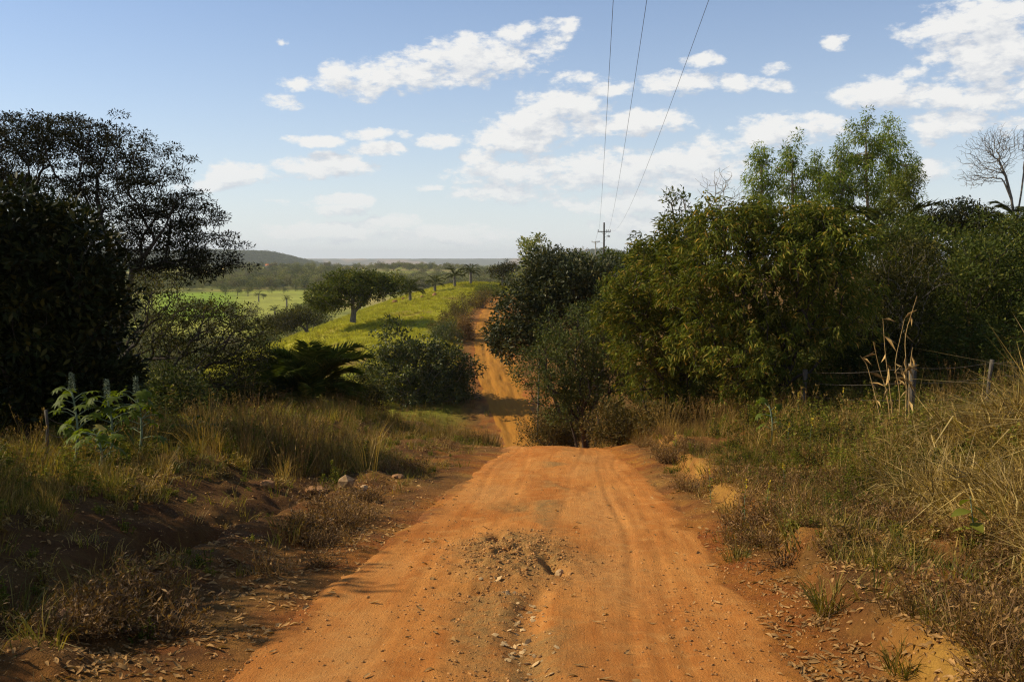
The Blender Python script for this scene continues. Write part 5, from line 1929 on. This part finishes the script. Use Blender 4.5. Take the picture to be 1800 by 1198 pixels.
def fence(name, label, posts, strands, seed, rw=.0035):
    x0, y0 = posts[0][:2]
    th = thing(name, label, 'fence', (x0, y0, gz(x0, y0)))
    o3 = np.array([x0, y0, gz(x0, y0)])
    tops = []
    for i, (px_, py_, h, r) in enumerate(posts):
        z = gz(px_, py_)
        po = link('post', post_mesh(h, r, seed + i), th, np.array([px_, py_, z]) - o3)
        po.rotation_euler = (.03 * math.sin(i * 3), .05 * math.sin(i * 5 + 1), i)
        tops.append((px_, py_, z, h))
    for q in strands:
        pts = []
        for i in range(len(tops) - 1):
            a = np.array([tops[i][0], tops[i][1], tops[i][2] + tops[i][3] * q])
            b_ = np.array([tops[i + 1][0], tops[i + 1][1], tops[i + 1][2] + tops[i + 1][3] * q])
            for t in np.linspace(0, 1, 9)[:-1]:
                pts.append(a + (b_ - a) * t - np.array([0, 0, .05 * math.sin(math.pi * t)]) - o3)
        pts.append(b_ - o3)
        ge = Geo()
        ge.tube(np.array(pts), rw, 4)
        link('wire', ge.mesh('wire', M['barbed']), th)


fd = 19.5
P0, P1, P2, P3 = at(1412, 700, 23), at(1600, 740, fd), at(1735, 730, fd), at(1935, 700, 18.5)
fence('wire_fence', 'sagging wire fence on weathered posts in front of the thicket at right', [(P0[0], P0[1], 1.05, .06), (P1[0], P1[1], 1.25, .07), (P2[0], P2[1], 1.18, .04), (P3[0], P3[1], 1.15, .05)], (.93, .70, .42, .2), 750)
L0, L1, L2 = at(82, 800, 14.0), at(124, 800, 15.2), at(30, 800, 12.5)
fence('wire_fence', 'low stick fence in the shade at the left edge by the castor plants', [(L0[0], L0[1], .8, .022), (L1[0], L1[1], .6, .018)], (.9, .6), 760, .004)


# ------------------------------------------------------------------ power line
def box(ge, c, s):
    c, s = np.asarray(c, float), np.asarray(s, float) / 2
    V = np.array([[i, j, k_] for i in (-1, 1) for j in (-1, 1) for k_ in (-1, 1)]) * s + c
    Q = [(0, 1, 3, 2), (4, 6, 7, 5), (0, 4, 5, 1), (2, 3, 7, 6), (0, 2, 6, 4), (1, 5, 7, 3)]
    F = [t for q in Q for t in ((q[0], q[1], q[2]), (q[0], q[2], q[3]))]
    ge.add(V, F)


def pole(label, px, top_py, arm_py, d, arm_w, mat, group, lamp=False):
    T = at(px, top_py, d)
    A = at(px, arm_py, d)
    x0, y0 = float(T[0]), float(T[1])
    z0 = gz(x0, y0)
    th = thing('power_pole', label, 'power pole', (x0, y0, z0), group)
    h, ha = T[2] - z0, A[2] - z0
    ge = Geo()
    ge.tube(np.array([[0, 0, -.6], [0, 0, h * .5], [0, 0, h]]), [.17, .145, .12], 9, cap=True)
    link('post', ge.mesh('post', mat, True), th)
    ge = Geo()
    box(ge, (0, -.16, ha), (arm_w, .11, .13))
    ca = link('crossarm', ge.mesh('crossarm', mat), th)
    for s in (-1, 1):
        ge = Geo()
        ge.tube(np.array([[s * .42, -.16, ha - .04], [s * .09, -.12, ha - .45]]), .022, 4)
        link('brace', ge.mesh('brace', mat), th)
    ins = []
    for q in (-.46, .16, .31, .46):
        ge = Geo()
        ge.tube(np.array([[0, 0, 0], [0, 0, .07], [0, 0, .09], [0, 0, .16], [0, 0, .18], [0, 0, .24]]), [.035, .035, .07, .07, .045, .035], 8, cap=True)
        link('insulator', ge.mesh('insulator', M['porcelain'], True), ca, (q * arm_w, -.16, ha + .06))
        ins.append(np.array([x0 + q * arm_w, y0 - .16, z0 + ha + .26]))
    if lamp:
        ge = Geo()
        ge.tube(np.array([[.1, 0, ha - .75], [.45, 0, ha - .68], [.6, 0, ha - .68]]), .025, 5)
        link('lamp_arm', ge.mesh('lamp_arm', mat), th)
        ge = Geo()
        ge.tube(np.array([[.5, 0, ha - .68], [.6, 0, ha - .69], [.85, 0, ha - .70], [.92, 0, ha - .69]]), [.05, .10, .10, .04], 8, cap=True)
        link('lamp_head', ge.mesh('lamp_head', M['pole_pale'], True), th)
    return ins, np.array([x0, y0, z0 + h])


insA, topA = pole('nearer, taller power pole with a crossarm above the trees', 1062, 391, 407, 150, 1.95, M['pole'], 'poles along the road', True)
insB, topB = pole('farther, pale power pole left of the taller one', 1047, 424, 425.5, 225, 1.8, M['pole_pale'], 'poles along the road')

LAB = ['leftmost of the three overhead wires crossing the sky', 'middle overhead wire crossing the sky', 'rightmost overhead wire crossing the sky']
for i, (q, px) in enumerate(((0, 1078), (1, 1137), (3, 1246))):
    a = insA[q]
    m = at(px, 0, 20.0)
    dirv = (m[:2] - a[:2]) / (m[1] - a[1])
    yy = np.linspace(a[1], -62, 70)
    uu = a[1] - yy
    zA, zM, zN = a[2], m[2], m[2] + 7.2
    um, un = a[1] - 20.0, a[1] + 62
    Am = np.array([[um, um ** 2], [un, un ** 2]])
    ca_, cb_ = np.linalg.solve(Am, np.array([zM - zA, zN - zA]))
    S = np.stack([a[0] + (yy - a[1]) * dirv[0], yy, zA + ca_ * uu + cb_ * uu ** 2], -1)
    ge = Geo()
    ge.tube(S, .0055, 4)
    o = link('overhead_wire', ge.mesh('overhead_wire', M['wire'], True))
    tag(o, LAB[i], 'wire', 'overhead wires')
for i, q in enumerate((0, 3)):
    a, b_ = insA[q], insB[q]
    t = np.linspace(0, 1, 20)[:, None]
    S = a + (b_ - a) * t - np.array([0, 0, 1.1]) * (4 * t * (1 - t))
    ge = Geo()
    ge.tube(S, .012, 4)
    tag(link('overhead_wire', ge.mesh('overhead_wire', M['wire'], True)), ('left' if i == 0 else 'right') + ' wire running on between the two poles', 'wire', 'overhead wires')

# ------------------------------------------------------------------ termite mounds on the hill
for i, (px, py, s) in enumerate([(694, 532, 1.1), (709, 527, .9), (764, 521, 1.2), (742, 523, .7), (742, 560, .6)]):
    xx, yy = foot(px, py, 0, 60, 220)
    me = pebble_mesh(780 + i, M['mound'], .75, .08, 2)
    o = link('termite_mound', me, None, (xx, yy, gz(xx, yy) + .1 * s), i, s)
    tag(o, ['termite mound in the shadow of the lone tree', 'termite mound left of the biggest hill palm', 'widest termite mound, on the crest right of the hill palm', 'low termite mound under the biggest hill palm', 'small termite mound in the open pasture'][i], 'termite mound', 'termite mounds on the pasture')

# ------------------------------------------------------------------ far trees
def far_tree_meshes(seed, mat, n=420, sq=.8, ls=.09, lobes=9):
    """unit-high tree: trunk and crown"""
    g = np.random.default_rng(seed)
    tk = Geo()
    tk.tube(np.array([[0, 0, -.1], [.01, 0, .2], [0, .01, .5]]), [.035, .028, .015], 5)
    lv = Geo()
    c = g.normal(0, .17, (lobes, 3)) * np.array([1.2, 1.2, .7]) + np.array([0, 0, .58])
    for q in c:
        off = ball(g, n // lobes) * np.array([.28, .28, .24 * sq])
        P = q + off
        lv.leaves(P, off + g.normal(0, .12, off.shape), ls * g.uniform(.6, 1.3, len(off)), ls * .6, rnd=g)
    return tk.mesh('trunk', M['bark_dark']), lv.mesh('crown', mat)


FT = [far_tree_meshes(800 + i, M['leaf_far'] if i < 4 else M['leaf_far2'], 900, .8, .07) for i in range(6)]
VAL = [(499, 516, 9, 'round dark tree standing alone on the valley field'), (478, 516, 9, 'round tree left of the lone round tree in the valley'), (436, 521, 13, 'broad bright green tree at the near edge of the valley field'),
       (418, 520, 11, 'dull green tree left of the broad one in the valley'), (396, 520, 13, 'dark tree at the left end of the valley row'), (408, 514, 9, 'tree peeping over the valley row'), (463, 526, 8, 'low dark tree on the valley field below the row'),
       (536, 519, 6, 'pale yellowish bush on the right of the valley field'), (447, 500, 9, 'tall grey tree behind the valley row'), (520, 512, 8, 'dark bush behind the valley field at right')]
for i, (px, py, hpx, lab) in enumerate(VAL):
    # feet rest on the valley floor where that pixel's ray meets it
    ds = np.linspace(300, 900, 600)
    r = ray(px, py)
    P = np.array([0, 0, EYE]) + r[None] * (ds / r[1])[:, None]
    k = np.argmax(P[:, 2] < ground_height(P[:, 0], P[:, 1]))
    k = k if k > 0 else 300
    h = hpx * 1.55 * P[k, 1] / FPX
    z = float(ground_height(P[k:k + 1, 0], P[k:k + 1, 1])[0])
    th = thing('valley_tree', lab, 'tree', (P[k, 0], P[k, 1], z), 'trees on the valley field', rz=i * 1.1, sc=h)
    for nm, me in zip(('trunk', 'crown'), FT[i % 4 if 'yellow' not in lab else 5]):
        link(nm, me, th)
for i, (px, py, lab) in enumerate([(504, 534, 'small palm on the valley field'), (483, 545, 'palm in the bushes at the near edge of the valley field'), (455, 530, 'palm at the left of the valley field'), (520, 545, 'palm at the left foot of the pasture hill')]):
    dd = (420, 330, 470, 260)[i]
    pt = at(px, py, dd)
    palm(lab, (float(pt[0]), float(pt[1])), 820 + i, 14, 3.2, 3.0, 'palms in the valley', npair=16, trunk_r=.3)

g = np.random.default_rng(830)


def far_points(n, r0, r1, a0, a1, f, h0, h1):
    r = np.exp(g.uniform(math.log(r0), math.log(r1), n))
    a = np.radians(g.uniform(a0, a1, n))
    x, y = r * np.sin(a), r * np.cos(a)
    k = g.random(n) < np.clip(f(x, y, r, np.degrees(a)), 0, 1)
    x, y = x[k], y[k]
    return np.stack([x, y, ground_height(x, y)], -1), g.uniform(h0, h1, k.sum())


FW_ = [mesh_data('far_tree', *(lambda a: (a[0], a[1]))((np.array([v.co[:] for v in FT[i][1].vertices]), np.array([p_.vertices[:] for p_ in FT[i][1].polygons]))), FT[i][1].materials[0]) for i in range(6)]
P, s = far_points(15000, 640, 1350, -34, 34, lambda x, y, r, a: .05 + .8 * sstep(-.04, .16, fbm(x / 110, y / 150, 4, 204)), 3, 10)
scatter('valley_scrub', 'scrub and scattered trees over the far side of the valley', 'scrub', P, FW_ + [mesh_data('far_tree', np.array([v.co[:] for v in me_.vertices]), np.array([p_.vertices[:] for p_ in me_.polygons]), M['leaf_belt']) for me_ in FW_[:3]], s, g.random(len(s)) * 6.28)
FB_ = [mesh_data('far_tree', np.array([v.co[:] for v in me_.vertices]), np.array([p_.vertices[:] for p_ in me_.polygons]), M['leaf_belt']) for me_ in FW_]
P, s = far_points(1500, 1250, 1800, -34, 34, lambda x, y, r, a: .10 + .9 * sstep(-.05, .25, fbm(a / 1.1, r / 120, 3, 831)), 3.5, 9)
scatter('far_woodland', 'belt of woodland along the brow beyond the valley', 'woodland', P, FB_ + FW_[4:], s, g.random(len(s)) * 6.28)
P, s = far_points(9000, 2900, 4000, -30, -9, lambda x, y, r, a: .9 + 0 * r, 10, 17)
scatter('ridge_forest', 'forest covering the blue ridge on the left horizon', 'forest', P, FW_[:4], s, g.random(len(s)) * 6.28)
P, s = far_points(2600, 2600, 3400, -3, 13, lambda x, y, r, a: .8 + 0 * r, 8, 14)
scatter('hill_forest', 'forest on the low blue hill behind the power poles', 'forest', P, FW_[:4], s, g.random(len(s)) * 6.28)
P, s = far_points(700, 200, 380, -34, -10, lambda x, y, r, a: .25 + .6 * sstep(0, .3, fbm(x / 40, y / 60, 3, 833)), 3, 7)
scatter('near_valley_scrub', 'bushes on the slope below the pasture hill at left', 'scrub', P, FW_, s, g.random(len(s)) * 6.28)

# farmhouse across the valley
pt = at(474, 472, 1240)
x0, y0 = float(pt[0]), float(pt[1])
z0 = float(ground_height(np.array([x0]), np.array([y0]))[0])
th = thing('farmhouse', 'tiny pale farmhouse with a red roof among trees across the valley', 'house', (x0, y0, z0))
ge = Geo()
box(ge, (0, 0, 2.0), (9, 6, 4.6))
link('wall', ge.mesh('wall', M['wall']), th)
ge = Geo()
V = np.array([[-5, -3.6, 4.2], [5, -3.6, 4.2], [5, 3.6, 4.2], [-5, 3.6, 4.2], [-5, 0, 6.2], [5, 0, 6.2]])
ge.add(V, [(0, 1, 5), (0, 5, 4), (2, 3, 4), (2, 4, 5), (0, 4, 3), (1, 2, 5)])
link('roof', ge.mesh('roof', M['tile']), th)

# ------------------------------------------------------------------ haze over the far land
m, k, out = new_mat('haze')
vol = k.new('ShaderNodeVolumePrincipled')
vol.inputs['Color'].default_value = (.88, .94, 1.0, 1)
vol.inputs['Density'].default_value = 7.0e-5
vol.inputs['Anisotropy'].default_value = .0
k.l.new(vol.outputs[0], out.inputs['Volume'])
ge = Geo()
box(ge, (0, 7900, 30), (27000, 16200, 200))
o = link('haze', ge.mesh('haze', m))
tag(o, 'thin bluish haze over the far land', 'haze', kind='stuff')
